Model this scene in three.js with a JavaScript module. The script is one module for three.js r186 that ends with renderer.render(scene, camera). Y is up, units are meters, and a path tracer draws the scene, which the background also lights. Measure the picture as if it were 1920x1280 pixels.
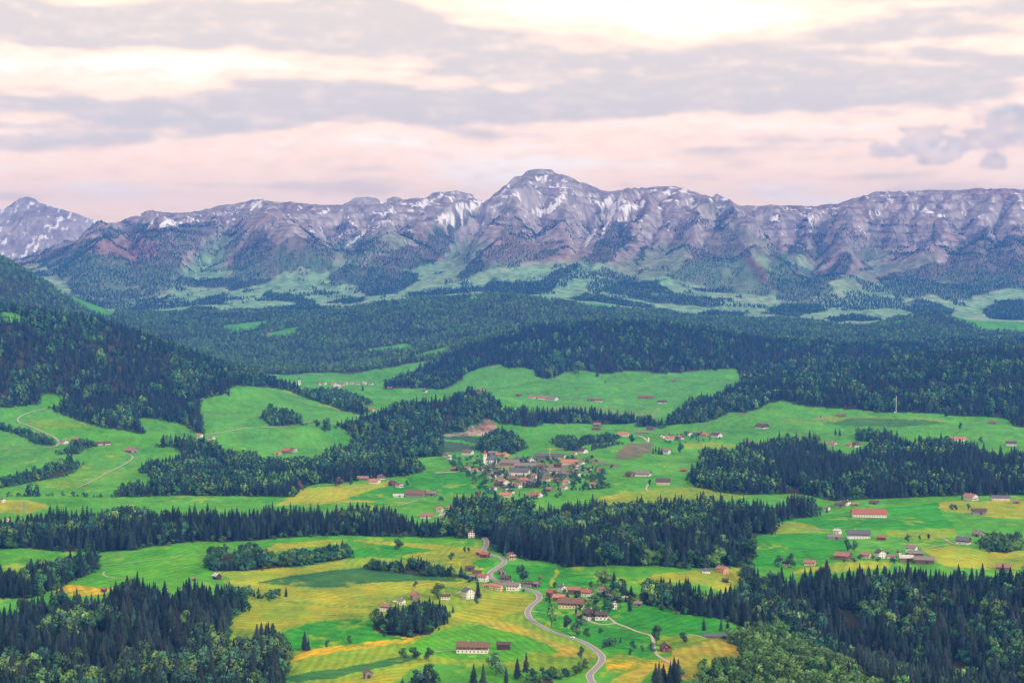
import * as THREE from 'three';
import { mergeGeometries } from 'three/addons/utils/BufferGeometryUtils.js';

// ---------------------------------------------------------------- camera, exposure, air, sun
const F = 3240, PITCH = Math.atan(125 / F), EYE = 345;            // lens in photo pixels, tilt, eye height over the valley floor (m)
const scene = new THREE.Scene();
const camera = new THREE.PerspectiveCamera(2 * Math.atan(640 / F) * 180 / Math.PI, 1.5, 5, 60000);
camera.position.set(0, EYE, 0);
camera.rotation.x = -PITCH;
scene.add(camera);
const renderer = new THREE.WebGLRenderer();
renderer.toneMapping = THREE.LinearToneMapping;
renderer.toneMappingExposure = 1.45;
renderer.shadowMap.enabled = true;
scene.fog = new THREE.FogExp2(new THREE.Color().setRGB(0.06, 0.28, 1.0), 5.9e-5);

const sun = new THREE.DirectionalLight(new THREE.Color().setRGB(1.0, 0.90, 0.76), 2.5);
sun.position.set(6400, 4600, 2600);                               // behind the right shoulder, through thin cloud
sun.castShadow = true;
sun.shadow.radius = 12;
sun.shadow.mapSize.set(4096, 4096);
Object.assign(sun.shadow.camera, { left: -6000, right: 6000, top: 9000, bottom: -9000, near: 10, far: 30000 });
sun.target.position.set(0, 0, -4000);
scene.add(sun, sun.target);

// ---------------------------------------------------------------- noise
const lerp = (a, b, t) => a + (b - a) * t, clamp = (x, a = 0, b = 1) => x < a ? a : x > b ? b : x;
const sstep = (a, b, x) => { const t = clamp((x - a) / (b - a)); return t * t * (3 - 2 * t); };
function rng(seed) { let s = seed >>> 0; return () => { s = (s + 0x6d2b79f5) | 0; let t = Math.imul(s ^ (s >>> 15), 1 | s); t = (t + Math.imul(t ^ (t >>> 7), 61 | t)) ^ t; return ((t ^ (t >>> 14)) >>> 0) / 4294967296; }; }
const TAB = new Float32Array(65536); { const r = rng(7); for (let i = 0; i < 65536; i++) TAB[i] = r() * 2 - 1; }
function vn(x, y) {                                               // value noise, -1..1
  const ix = Math.floor(x), iy = Math.floor(y), fx = x - ix, fy = y - iy, u = fx * fx * (3 - 2 * fx), v = fy * fy * (3 - 2 * fy);
  const a = (iy & 255) << 8, b = ((iy + 1) & 255) << 8, c = ix & 255, d = (ix + 1) & 255;
  const p = TAB[a | c], q = TAB[a | d], r = TAB[b | c], s = TAB[b | d];
  return p + (q - p) * u + (r - p + (p - q - r + s) * u) * v;
}
function fbm(x, y, n = 4) { let s = 0, a = 0.5; for (let i = 0; i < n; i++) { s += a * vn(x, y); const t = x * 1.6 - y * 1.2 + 17.3; y = x * 1.2 + y * 1.6 + 5.1; x = t; a *= 0.5; } return s; }
function ridged(x, y, n = 4) { let s = 0, a = 0.5; for (let i = 0; i < n; i++) { s += a * (1 - 2 * Math.abs(vn(x, y))); const t = x * 1.6 - y * 1.2 + 7.7; y = x * 1.2 + y * 1.6 + 3.3; x = t; a *= 0.5; } return s; }

// ---------------------------------------------------------------- sky: evening cloud sheets, pink light under grey bands
{
  const W = 4096, H = 2048, data = new Float32Array(W * H * 4);
  // cloud masses in view: azimuth (deg, right +), elevation (deg), half widths, how grey (+) or open (-)
  const mass = [[-11.5, 7.9, 11, .75, .62], [-15, 8.7, 6, .45, -.25], [-10.5, 6.85, 6.5, .42, -.62], [-3, 6.0, 9, .55, .26], [-12, 5.0, 8.5, .62, .42], [-1.5, 5.55, 6.5, .55, .5], [6.5, 5.9, 7, .7, .4], [13, 6.7, 6, .95, .6],
    [14.5, 8.1, 5.5, .8, .5], [5.2, 8.5, 4.6, .75, -.75], [-3.5, 8.6, 4.0, .6, .2], [14.8, 5.4, 6, .5, .2], [2, 7.0, 6, .35, .25], [-14, 3.6, 7, .8, -.12], [1, 3.6, 12, .9, -.2], [9.5, 3.3, 3.0, .22, .3], [-7.6, 3.15, 1.4, .25, -.3], [11.2, 3.1, 2.6, .35, -.4]];
  const puffs = [[13.2, 4.1, 1.25, .5], [12.5, 3.95, .8, .3], [16.4, 4.55, 1.5, .62], [15.4, 4.35, .8, .45], [18.0, 4.4, 1.5, .5], [13.9, 3.75, .7, .28], [15.6, 3.55, .5, .3], [14.6, 4.1, .9, .28]];
  const open = [1.25, 1.06, .84], pink = [1.27, .89, .62], grey = [.67, .60, .525], blue = [.43, .42, .41], low = [1.95, 1.22, .56];
  for (let j = H / 2; j < H; j++) {
    const el = ((j + .5) / H - .5) * 180, e = Math.max(el, .3);
    for (let i = 0; i < W; i++) {
      const az = ((i + .5) / W - .5) * 360 + 90, azw = ((az + 540) % 360) - 180;      // 0 straight ahead (-z)
      const k = 1 / Math.sin((e + 4) * Math.PI / 180), A = azw * Math.PI / 180;
      const px = Math.sin(A) * k * 1.5, pz = Math.cos(A) * k * 1.5;                     // a flat sheet overhead
      const wob = fbm(azw * .22 + 9, e * .8, 3);
      let c = fbm(px * 1.1 + wob * .35, pz * 1.9 + 3.7, 5) * .9 + .12 + fbm(azw * .16, e * 1.15 + wob * .7, 4) * .62;
      const near = Math.exp(-((azw / 26) ** 4)) * Math.exp(-((Math.max(0, e - 8) / 6) ** 2));
      c *= lerp(1, .62, near);
      if (near > .01) for (const [a, b, w, h, g] of mass) {
        const da = (azw - a + wob * 3.2) / w, db = (el - b + wob * .5 + vn(azw * .9, el * 2.2) * .12) / h, q = da * da + db * db;
        if (q < 7) c += g * near * Math.exp(-q);
      }
      let g = sstep(.10, .44, c), o = sstep(.05, -.40, c);
      const streak = fbm(azw * 1.1 + wob, el * 6 + wob * 2, 5) * .46 + fbm(azw * 3.0, el * 11, 4) * .2;
      g = clamp(g + streak); o = clamp(o - streak);
      const hor = sstep(5.2, 1.0, el);
      let col = [0, 1, 2].map((n) => { let v = lerp(pink[n], open[n], o * .95); v = lerp(v, grey[n], g * .88); return lerp(v, low[n], hor * .55 * (1 - .5 * o)); });
      const up = sstep(12, 50, el);
      col = col.map((v, n) => lerp(v, v * [.96, 1.06, 1.16][n], up));
      let p = 0;
      for (const [a, b, w, h] of puffs) { const x = (azw - a) / w, y = (el - b) / (h * (el < b ? .75 : 1.25)), q = Math.sqrt(x * x + y * y) + fbm(azw * 1.6 + 40, el * 3.4, 6) * .85 - .08; p = Math.max(p, sstep(1.02, .66, q) * (.75 + .25 * vn(azw * 3, el * 5))); }
      if (azw > 5 && azw < 24) col = col.map((v, n) => lerp(v, blue[n] * 1.12, p * .66));
      const o4 = (j * W + i) * 4;
      data[o4] = col[0]; data[o4 + 1] = col[1]; data[o4 + 2] = col[2]; data[o4 + 3] = 1;
    }
  }
  for (let j = 0; j < H / 2; j++) for (let i = 0; i < W; i++) data.set([.34, .33, .30, 1], (j * W + i) * 4);
  const sky = new THREE.DataTexture(data, W, H, THREE.RGBAFormat, THREE.FloatType);
  sky.mapping = THREE.EquirectangularReflectionMapping; sky.magFilter = THREE.LinearFilter; sky.needsUpdate = true;
  scene.background = sky; scene.environment = sky;
}
// ---------------------------------------------------------------- survey: photo pixel -> bearing -> place on the land
const CP = Math.cos(PITCH), SP = Math.sin(PITCH);
function bearing(px, py) { const u = 640 - py, d = u * SP + F * CP; return [(px - 960) / d, (u * CP - F * SP) / d]; }   // sideways and upward per metre ahead
const tall = (m, D) => m * F / D;                                  // metres -> photo pixels at a distance
// spot heights. 's': seen in the photo (px, py, distance); 'h': by map (px column, distance, height)
const spots = [];
const seen = (...v) => { for (let i = 0; i < v.length; i += 3) { const [bx, by] = bearing(v[i], v[i + 1]), D = v[i + 2]; spots.push([bx, Math.log(D), EYE + by * D]); } };
const known = (...v) => { for (let i = 0; i < v.length; i += 3) spots.push([(v[i] - 960) / F, Math.log(v[i + 1]), v[i + 2]]); };
// hillside the view is taken from
for (const [d, h] of [[38, 334], [80, 310], [150, 276], [250, 222], [400, 146], [600, 76], [800, 34], [1000, 10], [1180, 2]]) known(-300, d, h, 250, d, h - 2, 700, d, h, 1150, d, h + 1, 1650, d, h, 2200, d, h);
// valley floor and near fields
known(-300, 1400, -4, 200, 1400, 2, 560, 1440, -2, 760, 1420, 4, 960, 1420, 0, 1120, 1420, -3, 1260, 1450, 3, -300, 1750, 0, 250, 1750, 6, 480, 1720, 2, 640, 1700, 7, 830, 1700, 4, 960, 1720, -3, 1080, 1700, -5, 1240, 1720, 3, 1380, 1750, 3,
  -300, 2050, -2, 150, 2050, 1, 400, 2050, 3, 620, 2000, -1, 800, 2020, 3, 950, 2000, 0, 1100, 1980, 4, 1250, 2020, 4, 1400, 2060, 0, 1600, 2060, 2, 1800, 2080, 4, 2200, 2080, 4,
  -300, 2450, 4, 100, 2400, 0, 350, 2350, 3, 640, 2300, 2, 900, 2300, 0, 1150, 2330, 3, 1450, 2350, 2, 1650, 2350, 4, 1850, 2350, 5, 2200, 2350, 8,
  -300, 2850, 2, 0, 2800, -2, 250, 2800, -6, 500, 2720, -5, 700, 2700, 0, 950, 2750, 0, 1200, 2700, 2, 1500, 2700, 2, 1750, 2680, 5, 2200, 2680, 8,
  700, 3000, 2, 880, 3100, -3, 1000, 3050, -1, 1150, 3000, 6, 1300, 3000, 5, 1500, 3050, 8, 1750, 3100, 8, 2000, 3100, 8, 600, 3150, -6, 820, 3350, -10, 1000, 3350, -8, 1130, 3350, 4, 450, 3150, -8);
// ravine at the lower right
seen(1395, 1205, 1600, 1500, 1235, 1500, 1620, 1275, 1430, 1760, 1310, 1400, 1330, 1275, 1450);
known(1500, 1780, -32, 1650, 1690, -48, 1800, 1600, -54, 2000, 1560, -54, 1480, 2010, -3, 1640, 1960, -4, 1820, 1960, -2, 2050, 1950, 0, 1560, 1900, -16, 1740, 1830, -22, 1930, 1780, -24);
// meadows on the left and the wooded hill above them
seen(0, 905, 2950, 150, 900, 2980, 0, 842, 3330, 110, 832, 3400, 245, 846, 3300, 330, 812, 3560, 0, 770, 3800, 90, 762, 3850, 200, 795, 3640, 300, 790, 3680, 375, 805, 3600, 450, 846, 3330, 560, 840, 3430, 640, 800, 3650,
  380, 760, 3980, 450, 722, 4250, 520, 795, 3700, 560, 735, 4600, 600, 755, 4400, 660, 770, 4150, 620, 728, 5000, -250, 800, 3700);
seen(-300, 560, 4500, 0, 586, 4480, 100, 596, 4480, 200, 612, 4500, 300, 650, 4540, 400, 683, 4600, 480, 709, 4700, 555, 734, 4850, 0, 690, 4080, 120, 690, 4120, 220, 710, 4080, 320, 728, 4120, 400, 725, 4300);
known(-300, 5300, 170, 0, 5300, 150, 250, 5350, 90, 420, 5400, 25, 560, 5500, -5, -300, 6200, 120, 100, 6100, 60);
// gorge, gravel cliff and knolls in the middle
known(700, 3500, -14, 760, 3700, 6, 840, 3620, -22, 720, 4000, 22, 800, 4150, 34, 880, 4300, 46, 950, 4100, 20, 905, 3800, -8, 860, 3720, -22, 935, 3620, 4, 980, 3600, 2, 1020, 3750, -12, 1090, 3700, -6, 1050, 4050, -4, 1180, 4050, -4);
seen(905, 789, 4010, 905, 812, 3880, 850, 812, 3860, 700, 724, 5350, 650, 724, 5500, 790, 735, 5000, 900, 737, 4650);
// meadow and wooded hill in the centre
seen(1028, 750, 4550, 1115, 752, 4540, 1240, 757, 4500, 1180, 782, 4280, 1050, 705, 5150, 1150, 700, 5200, 1280, 700, 5250, 1380, 695, 5300, 960, 695, 5200, 880, 702, 5150, 1000, 725, 4830, 1260, 720, 4950);
seen(720, 730, 5450, 800, 690, 5750, 870, 660, 5950, 930, 640, 6080, 1000, 618, 6200, 1080, 606, 6280, 1150, 604, 6300, 1220, 610, 6350, 1300, 621, 6420, 1400, 635, 6480, 1500, 643, 6500, 1620, 644, 6500, 1780, 643, 6500, 1930, 641, 6500, 2200, 640, 6500);
// right plateau and the wooded hill over it
seen(1180, 825, 3620, 1270, 795, 3900, 1330, 815, 3650, 1430, 803, 3720, 1260, 850, 3350, 1470, 752, 4080, 1400, 772, 3960, 1560, 768, 3950, 1680, 775, 3900, 1800, 782, 3860, 1920, 808, 3650, 1600, 838, 3330, 1800, 830, 3400, 1900, 838, 3350, 1720, 800, 3640, 2200, 820, 3600,
  1290, 772, 4330, 1390, 735, 4560, 1500, 712, 4700, 1620, 690, 4850, 1760, 672, 4950, 1930, 662, 5000, 2200, 655, 5000);
known(1400, 5300, 40, 1550, 5600, 70, 1750, 5700, 85, 1950, 5700, 90, 2200, 5700, 95);
// blue wooded range across the middle distance
known(-300, 6600, 260, 500, 6300, 10, 650, 6200, 15, 760, 6500, 40, 1000, 7000, 95, 1300, 7100, 70, 1600, 7100, 55, 1900, 7100, 60, 2200, 7100, 70);
seen(-300, 380, 7500, 0, 480, 7500, 60, 518, 7500, 120, 556, 7500, 185, 592, 7500, 250, 632, 7500, 350, 650, 7400, 230, 588, 8500, 320, 588, 8600, 450, 586, 8600, 560, 588, 8600, 650, 582, 8600, 740, 567, 8600, 850, 556, 8500, 920, 554, 8450, 1000, 560, 8300, 1100, 577, 8250, 1200, 586, 8300, 1330, 600, 8300, 1450, 602, 8300,
  1550, 608, 8200, 1640, 612, 8200, 1720, 590, 8150, 1780, 592, 8100, 1860, 622, 8000, 1930, 634, 8000, 2200, 630, 8000, 600, 655, 7300, 480, 645, 7500, 800, 610, 7700, 950, 590, 7800, 700, 690, 6700);
// alpine pastures
seen(250, 580, 9300, 330, 574, 9400, 450, 562, 9600, 560, 545, 9900, 640, 553, 9800, 560, 520, 10400, 640, 535, 10200, 400, 498, 10900, 350, 520, 10600, 480, 520, 10500, 740, 556, 9500, 850, 543, 9700, 900, 530, 9900, 790, 513, 10500, 970, 505, 10200, 1050, 490, 10400, 1090, 486, 10500, 1040, 545, 9500, 1120, 545, 9600, 1180, 515, 10300, 1240, 540, 9800,
  1330, 552, 9700, 1410, 566, 9500, 1340, 580, 9200, 1500, 575, 9600, 1600, 582, 9300, 1660, 565, 9700, 1650, 528, 10300, 1740, 560, 9900, 1820, 585, 9500, 1900, 570, 9800, 2200, 575, 9700, -300, 520, 9800, 60, 540, 9600, 150, 560, 9500);
// main range: feet, spurs (nearer), gullies (farther) and the crest
seen(100, 500, 11000, 60, 494, 11600, 100, 468, 11900, 150, 452, 12200, 205, 430, 12400, 240, 420, 12500, 262, 406, 12600, 330, 405, 12700, 395, 394, 12800, 440, 387, 12850, 470, 378, 12850, 500, 379, 12900, 545, 383, 12950, 600, 389, 13050, 640, 386, 13100, 700, 387, 13150, 760, 380, 13200, 800, 372, 13250, 845, 361, 13250, 872, 361, 13250, 890, 372, 13250, 905, 394, 13250, 917, 380, 13250,
  930, 362, 13250, 955, 345, 13250, 985, 329, 13250, 1005, 322, 13250, 1050, 331, 13250, 1090, 346, 13250, 1130, 361, 13200, 1155, 366, 13200, 1190, 357, 13150, 1225, 353, 13100, 1280, 357, 13050, 1320, 370, 13000, 1350, 384, 12950, 1380, 393, 12950, 1440, 391, 13050, 1500, 392, 13100, 1560, 387, 13050, 1610, 374, 12950, 1640, 364, 12900, 1700, 361, 12900, 1770, 359, 12900, 1830, 356, 12900, 1930, 360, 12900, 2200, 366, 12900, -300, 520, 11800);
seen(180, 480, 11000, 250, 460, 11300, 300, 480, 10950, 330, 440, 11800, 400, 450, 12250, 430, 440, 12350, 460, 420, 12300, 495, 425, 11750, 520, 460, 11000, 560, 445, 11500, 600, 458, 11050, 630, 490, 10550, 450, 480, 11150, 640, 450, 12450, 700, 460, 12350, 650, 480, 11800, 620, 425, 12600, 700, 420, 12700, 780, 425, 12500, 850, 400, 12700,
  905, 392, 13000, 860, 420, 12350, 800, 448, 11900, 740, 475, 11100, 680, 495, 10650, 870, 455, 12250, 850, 490, 11650, 960, 400, 12300, 985, 375, 12650, 960, 440, 11350, 930, 480, 10650, 1010, 440, 11850, 1040, 400, 12600, 1050, 470, 10950, 1100, 400, 12700, 1092, 470, 12000, 1120, 430, 12450, 1160, 400, 12400, 1180, 430, 11850, 1140, 480, 10800,
  1230, 400, 12300, 1230, 450, 11600, 1210, 490, 10900, 1290, 400, 12200, 1290, 460, 11450, 1330, 410, 12000, 1370, 440, 11300, 1420, 490, 10750, 1460, 540, 10050, 1350, 500, 11000, 1330, 540, 10200, 1440, 430, 12400, 1490, 470, 12250, 1500, 545, 11000, 1550, 440, 12200, 1560, 490, 11500, 1600, 530, 10700, 1620, 440, 12000, 1680, 420, 12250, 1640, 490, 11700, 1740, 480, 11000, 1720, 440, 11900, 1800, 440, 11900, 1850, 480, 11200,
  1780, 520, 10700, 1920, 450, 11700, 1900, 520, 10700, 2200, 450, 11800);
known(-300, 14500, -50, 200, 14500, 200, 600, 14600, 250, 960, 14700, 350, 1400, 14500, 250, 1900, 14500, 300, 2250, 14500, 300, -300, 13000, -50, 60, 13200, 150, 640, 13700, 620, 720, 13750, 640, 500, 13600, 560, 900, 13750, 560, 1000, 13750, 700);

// smooth surface through the spot heights (thin plate), kept as a grid over bearing and log distance
const GA0 = -.42, GA1 = .42, GL0 = Math.log(35), GL1 = Math.log(15000), GNA = 300, GNL = 700, GRID = new Float32Array(GNA * GNL);
{
  const S = 1.0, n = spots.length, m = n + 3, K = (dx, dy) => { const q = dx * dx + dy * dy; return q < 1e-12 ? 0 : .5 * q * Math.log(q); };
  const M = []; for (let i = 0; i < m; i++) M.push(new Float64Array(m + 1));
  for (let i = 0; i < n; i++) {
    for (let j = 0; j < n; j++) M[i][j] = K((spots[i][0] - spots[j][0]) * S, spots[i][1] - spots[j][1]) + (i === j ? 2e-5 : 0);
    const r = [1, spots[i][0], spots[i][1]];
    for (let k = 0; k < 3; k++) { M[i][n + k] = r[k]; M[n + k][i] = r[k]; }
    M[i][m] = spots[i][2];
  }
  for (let c = 0; c < m; c++) {
    let p = c; for (let i = c + 1; i < m; i++) if (Math.abs(M[i][c]) > Math.abs(M[p][c])) p = i;
    [M[c], M[p]] = [M[p], M[c]];
    const P = M[c], inv = 1 / P[c];
    for (let i = c + 1; i < m; i++) { const R = M[i], f = R[c] * inv; if (f !== 0) for (let j = c; j <= m; j++) R[j] -= f * P[j]; }
  }
  const w = new Float64Array(m);
  for (let i = m - 1; i >= 0; i--) { let s = M[i][m]; for (let j = i + 1; j < m; j++) s -= M[i][j] * w[j]; w[i] = s / M[i][i]; }
  const A = spots.map((s) => s[0] * S), L = spots.map((s) => s[1]);
  for (let j = 0; j < GNL; j++) for (let i = 0; i < GNA; i++) {
    const a = (GA0 + (GA1 - GA0) * i / (GNA - 1)), l = GL0 + (GL1 - GL0) * j / (GNL - 1);
    let s = w[n] + w[n + 1] * a + w[n + 2] * l;
    for (let k = 0; k < n; k++) { const dx = a * S - A[k], dy = l - L[k], q = dx * dx + dy * dy; if (q > 1e-12) s += w[k] * .5 * q * Math.log(q); }
    GRID[j * GNA + i] = s;
  }
}
const cub = (a, b, c, d, t) => b + .5 * t * (c - a + t * (2 * a - 5 * b + 4 * c - d + t * (3 * (b - c) + d - a)));
function broad(X, D) {
  const a = clamp(X / D, GA0 + .004, GA1 - .004), l = clamp(Math.log(D), GL0 + .01, GL1 - .01);
  const u = (a - GA0) / (GA1 - GA0) * (GNA - 1), v = (l - GL0) / (GL1 - GL0) * (GNL - 1), i = clamp(Math.floor(u), 1, GNA - 3), j = clamp(Math.floor(v), 1, GNL - 3), s = u - i, t = v - j, G = GRID;
  const row = (k) => { const o = k * GNA + i; return cub(G[o - 1], G[o], G[o + 1], G[o + 2], s); };
  return cub(row(j - 1), row(j), row(j + 1), row(j + 2), t);
}
// spurs and gullies of the range, as lines down the face: they stand out from the smooth surface or cut into it
const RX0 = -4700, RD0 = 9300, RS = 16, RNX = 588, RND = 290, RELIEF = new Float32Array(RNX * RND);
{
  const meet = (px, py) => { const [bx, by] = bearing(px, py); let D = 10200, best = 1e9, at = D; for (; D < 13400; D += 20) { const g = EYE + by * D - broad(bx * D, D); if (g <= 0) return [bx * D, D]; if (g < best) { best = g; at = D; } } return [bx * at, at]; };
  const lines = [];
  const spur = (A, w, ...list) => { for (const t of list) lines.push([A, w, t.split(' ').map((s) => meet(...s.split(',').map(Number)))]); };
  spur(112, 265, '262,410 290,430 310,460 305,500 280,540', '205,432 195,460 185,500 190,550', '480,384 490,405 500,430 530,450 560,470 600,490', '905,388 870,410 830,430 780,458 720,485 660,500', '1000,332 985,360 975,400 960,440 930,480 900,512', '1045,338 1062,380 1052,420 1060,460 1070,485', '1190,362 1180,390 1150,430 1120,470 1100,490', '1328,374 1370,410 1410,460 1450,520 1475,552', '1318,376 1325,420 1310,470 1290,515', '1618,376 1605,410 1590,460 1570,510 1540,555');
  spur(58, 150, '545,388 560,410 575,440', '1230,360 1225,400 1205,450 1190,490', '1280,362 1270,400 1250,440 1245,470', '1700,366 1695,400 1680,440 1670,490', '1780,364 1775,400 1765,450 1740,500', '1850,362 1850,410 1845,460 1820,510', '1912,364 1912,410 1905,470 1890,520', '1500,398 1520,430 1530,470 1515,520', '760,386 745,410 735,440', '660,392 655,415 640,445', '845,366 835,390 800,420', '395,398 402,430 395,455', '985,332 955,362 930,395 915,430', '330,408 350,430 360,460', '1450,396 1455,430 1475,460', '1655,368 1650,410 1630,460', '1740,364 1735,410 1720,450');
  spur(-95, 215, '430,404 420,440 390,480 360,515', '640,398 632,430 622,470', '1150,372 1125,410 1100,460 1092,482', '1395,398 1440,440 1470,500 1490,555', '925,392 905,425 880,460 850,500', '1020,380 1015,420 1010,460', '1560,394 1555,440 1530,500 1510,550');
  spur(-55, 110, '800,392 760,430 700,465', '1210,362 1195,410 1165,465', '1255,365 1245,410 1225,460', '1300,366 1298,410 1275,470', '1655,384 1650,430 1640,490', '1725,372 1712,430 1700,480', '1815,368 1812,430 1790,480', '1880,370 1880,430 1865,480', '240,428 245,460 235,500', '700,395 690,420 680,450', '1345,392 1350,430 1350,480');
  for (let j = 0; j < RND; j++) for (let i = 0; i < RNX; i++) {
    const X0 = RX0 + i * RS, D0 = RD0 + j * RS, X = X0 + fbm(X0 / 260, D0 / 260, 3) * 120, D = D0 + fbm(X0 / 260 + 9, D0 / 260, 3) * 90;
    let up = 0, down = 0;
    for (const [A, w, p] of lines) for (let k = 0; k < p.length - 1; k++) {
      const [ax, ad] = p[k], dx = p[k + 1][0] - ax, dd = p[k + 1][1] - ad, t = clamp(((X - ax) * dx + (D - ad) * dd) / (dx * dx + dd * dd)), q = Math.hypot(X - ax - dx * t, D - ad - dd * t), s = (k + t) / (p.length - 1), W = w * lerp(.55, 1.25, s);
      if (q < W) { const v = A * Math.pow(1 - q / W, 1.25) * sstep(0, .22, s) * (1 - .5 * sstep(.75, 1, s)); if (v > up) up = v; if (v < down) down = v; }
    }
    RELIEF[j * RNX + i] = up + down;
  }
}
function relief(X, D) { const u = (X - RX0) / RS, v = (D - RD0) / RS, i = Math.floor(u), j = Math.floor(v); if (i < 0 || j < 0 || i >= RNX - 1 || j >= RND - 1) return 0; const s = u - i, t = v - j, o = j * RNX + i; return lerp(lerp(RELIEF[o], RELIEF[o + 1], s), lerp(RELIEF[o + RNX], RELIEF[o + RNX + 1], s), t); }
function height(X, D) {
  const b = broad(X, D);
  let h = b;
  const val = sstep(1000, 1300, D) * (1 - sstep(8800, 9600, D));
  if (val > 0) h += val * (fbm(X / 170 + 3, D / 210, 3) * 8 + fbm(X / 46, D / 52 + 9, 2) * 1.1);
  const hill = sstep(3700, 4600, D) * (1 - sstep(9000, 9800, D)) * sstep(20, 90, b);
  if (hill > 0) h += hill * fbm(X / 330 + 31, D / 330, 4) * 16;
  const mt = sstep(9200, 11200, D);
  if (mt > 0) {
    h += relief(X, D);
    const w = fbm(X / 900, D / 900 + 50, 3), steep = sstep(300, 620, b), q = X / 420 + w * 1.1;
    const k = mt * lerp(1, .5, sstep(12150, 12800, D));
    h += k * (lerp(10, 40, steep) * ridged(q, D / 1500 + w, 3) + lerp(4, 19, steep) * ridged(X / 120 + w * 4, D / 700, 4) + lerp(8, 18, steep) * fbm(X / 130 + 7, D / 210, 4) );
    h += mt * steep * (12 * ridged(X / 62 + w * 2, D / 110 + w * 3, 3) + 5 * ridged(X / 210 + 3, h / 90 + X / 400, 3));
    // beds of rock: the slope breaks into ledges
    const bed = (h + fbm(X / 700, D / 700, 2) * 60) / 58, fr = bed - Math.floor(bed);
    h += mt * steep * 26 * (sstep(.32, .68, fr) - fr) * (0.6 + .6 * vn(X / 330, D / 500));
  }
  return h;
}
// where the line of sight through a photo pixel meets the land (lifted by some metres), between two distances
function survey(px, py, d0 = 1200, d1 = 14000, lift = 0) {
  const [bx, by] = bearing(px, py), n = Math.max(60, Math.ceil(Math.log(d1 / d0) * 260)), k = Math.pow(d1 / d0, 1 / n);
  let D = d0, prev = 0, best = 1e9, at = d0;
  for (let i = 0; i <= n; i++, D *= k) {
    const g = EYE + by * D - height(bx * D, D) - lift;
    if (g <= 0) {
      if (i === 0) return [bx * D, D];
      let lo = D / k, hi = D; for (let q = 0; q < 14; q++) { const m = (lo + hi) / 2; if (EYE + by * m - height(bx * m, m) - lift > 0) lo = m; else hi = m; }
      return [bx * hi, hi];
    }
    if (g < best) { best = g; at = D; }
    prev = g;
  }
  return [bx * at, at];
}
// outlines: 'x,y x,y ...' in photo pixels -> map polygon (X, D). Edges are surveyed every few pixels. Woods: upper edges are tree tops, so those are met that much above the ground
function outline(text, d0, d1, trees = 0, step = 14) {
  const p = text.trim().split(/\s+/).map((s) => s.split(',').map(Number)), q = [];
  let area = 0; p.forEach((a, i) => { const b = p[(i + 1) % p.length]; area += a[0] * b[1] - b[0] * a[1]; });
  for (let i = 0; i < p.length; i++) {
    const a = p[i], b = p[(i + 1) % p.length], n = Math.max(1, Math.round(Math.hypot(b[0] - a[0], b[1] - a[1]) / step));
    const nx = (b[0] - a[0]) * Math.sign(area), L = Math.hypot(b[0] - a[0], b[1] - a[1]) || 1, top = sstep(.2, .75, nx / L);
    for (let k = 0; k < n; k++) q.push([lerp(a[0], b[0], k / n), lerp(a[1], b[1], k / n), top]);
  }
  const n = q.length, out = [];
  for (let i = 0; i < n; i++) { const t = (q[i][2] + q[(i + n - 1) % n][2]) / 2; out.push(survey(q[i][0], q[i][1], d0, d1, trees * t)); }
  return region(out);
}
function stroke(text, w, d0, d1) {                                  // a line of some width in photo pixels, as an outline
  const p = text.trim().split(/\s+/).map((s) => s.split(',').map(Number)), l = [], r = [];
  for (let i = 0; i < p.length; i++) {
    const a = p[Math.max(0, i - 1)], b = p[Math.min(p.length - 1, i + 1)], L = Math.hypot(b[0] - a[0], b[1] - a[1]) || 1, k = w * .5 * (i === 0 || i === p.length - 1 ? .35 : 1), nx = -(b[1] - a[1]) / L * k, ny = (b[0] - a[0]) / L * k;
    l.push((p[i][0] + nx).toFixed(1) + ',' + (p[i][1] + ny).toFixed(1)); r.unshift((p[i][0] - nx).toFixed(1) + ',' + (p[i][1] - ny).toFixed(1));
  }
  return outline([...l, ...r].join(' '), d0, d1, 0, 8);
}
function region(pts) {
  let x0 = 1e9, x1 = -1e9, d0 = 1e9, d1 = -1e9;
  for (const [x, d] of pts) { x0 = Math.min(x0, x); x1 = Math.max(x1, x); d0 = Math.min(d0, d); d1 = Math.max(d1, d); }
  return { X: Float64Array.from(pts, (p) => p[0]), D: Float64Array.from(pts, (p) => p[1]), n: pts.length, x0, x1, d0, d1 };
}
function inside(r, x, d) {
  if (x < r.x0 || x > r.x1 || d < r.d0 || d > r.d1) return false;
  let c = false; const { X, D, n } = r;
  for (let i = 0, j = n - 1; i < n; j = i++) if ((D[i] > d) !== (D[j] > d) && x < (X[j] - X[i]) * (d - D[i]) / (D[j] - D[i]) + X[i]) c = !c;
  return c;
}
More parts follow.
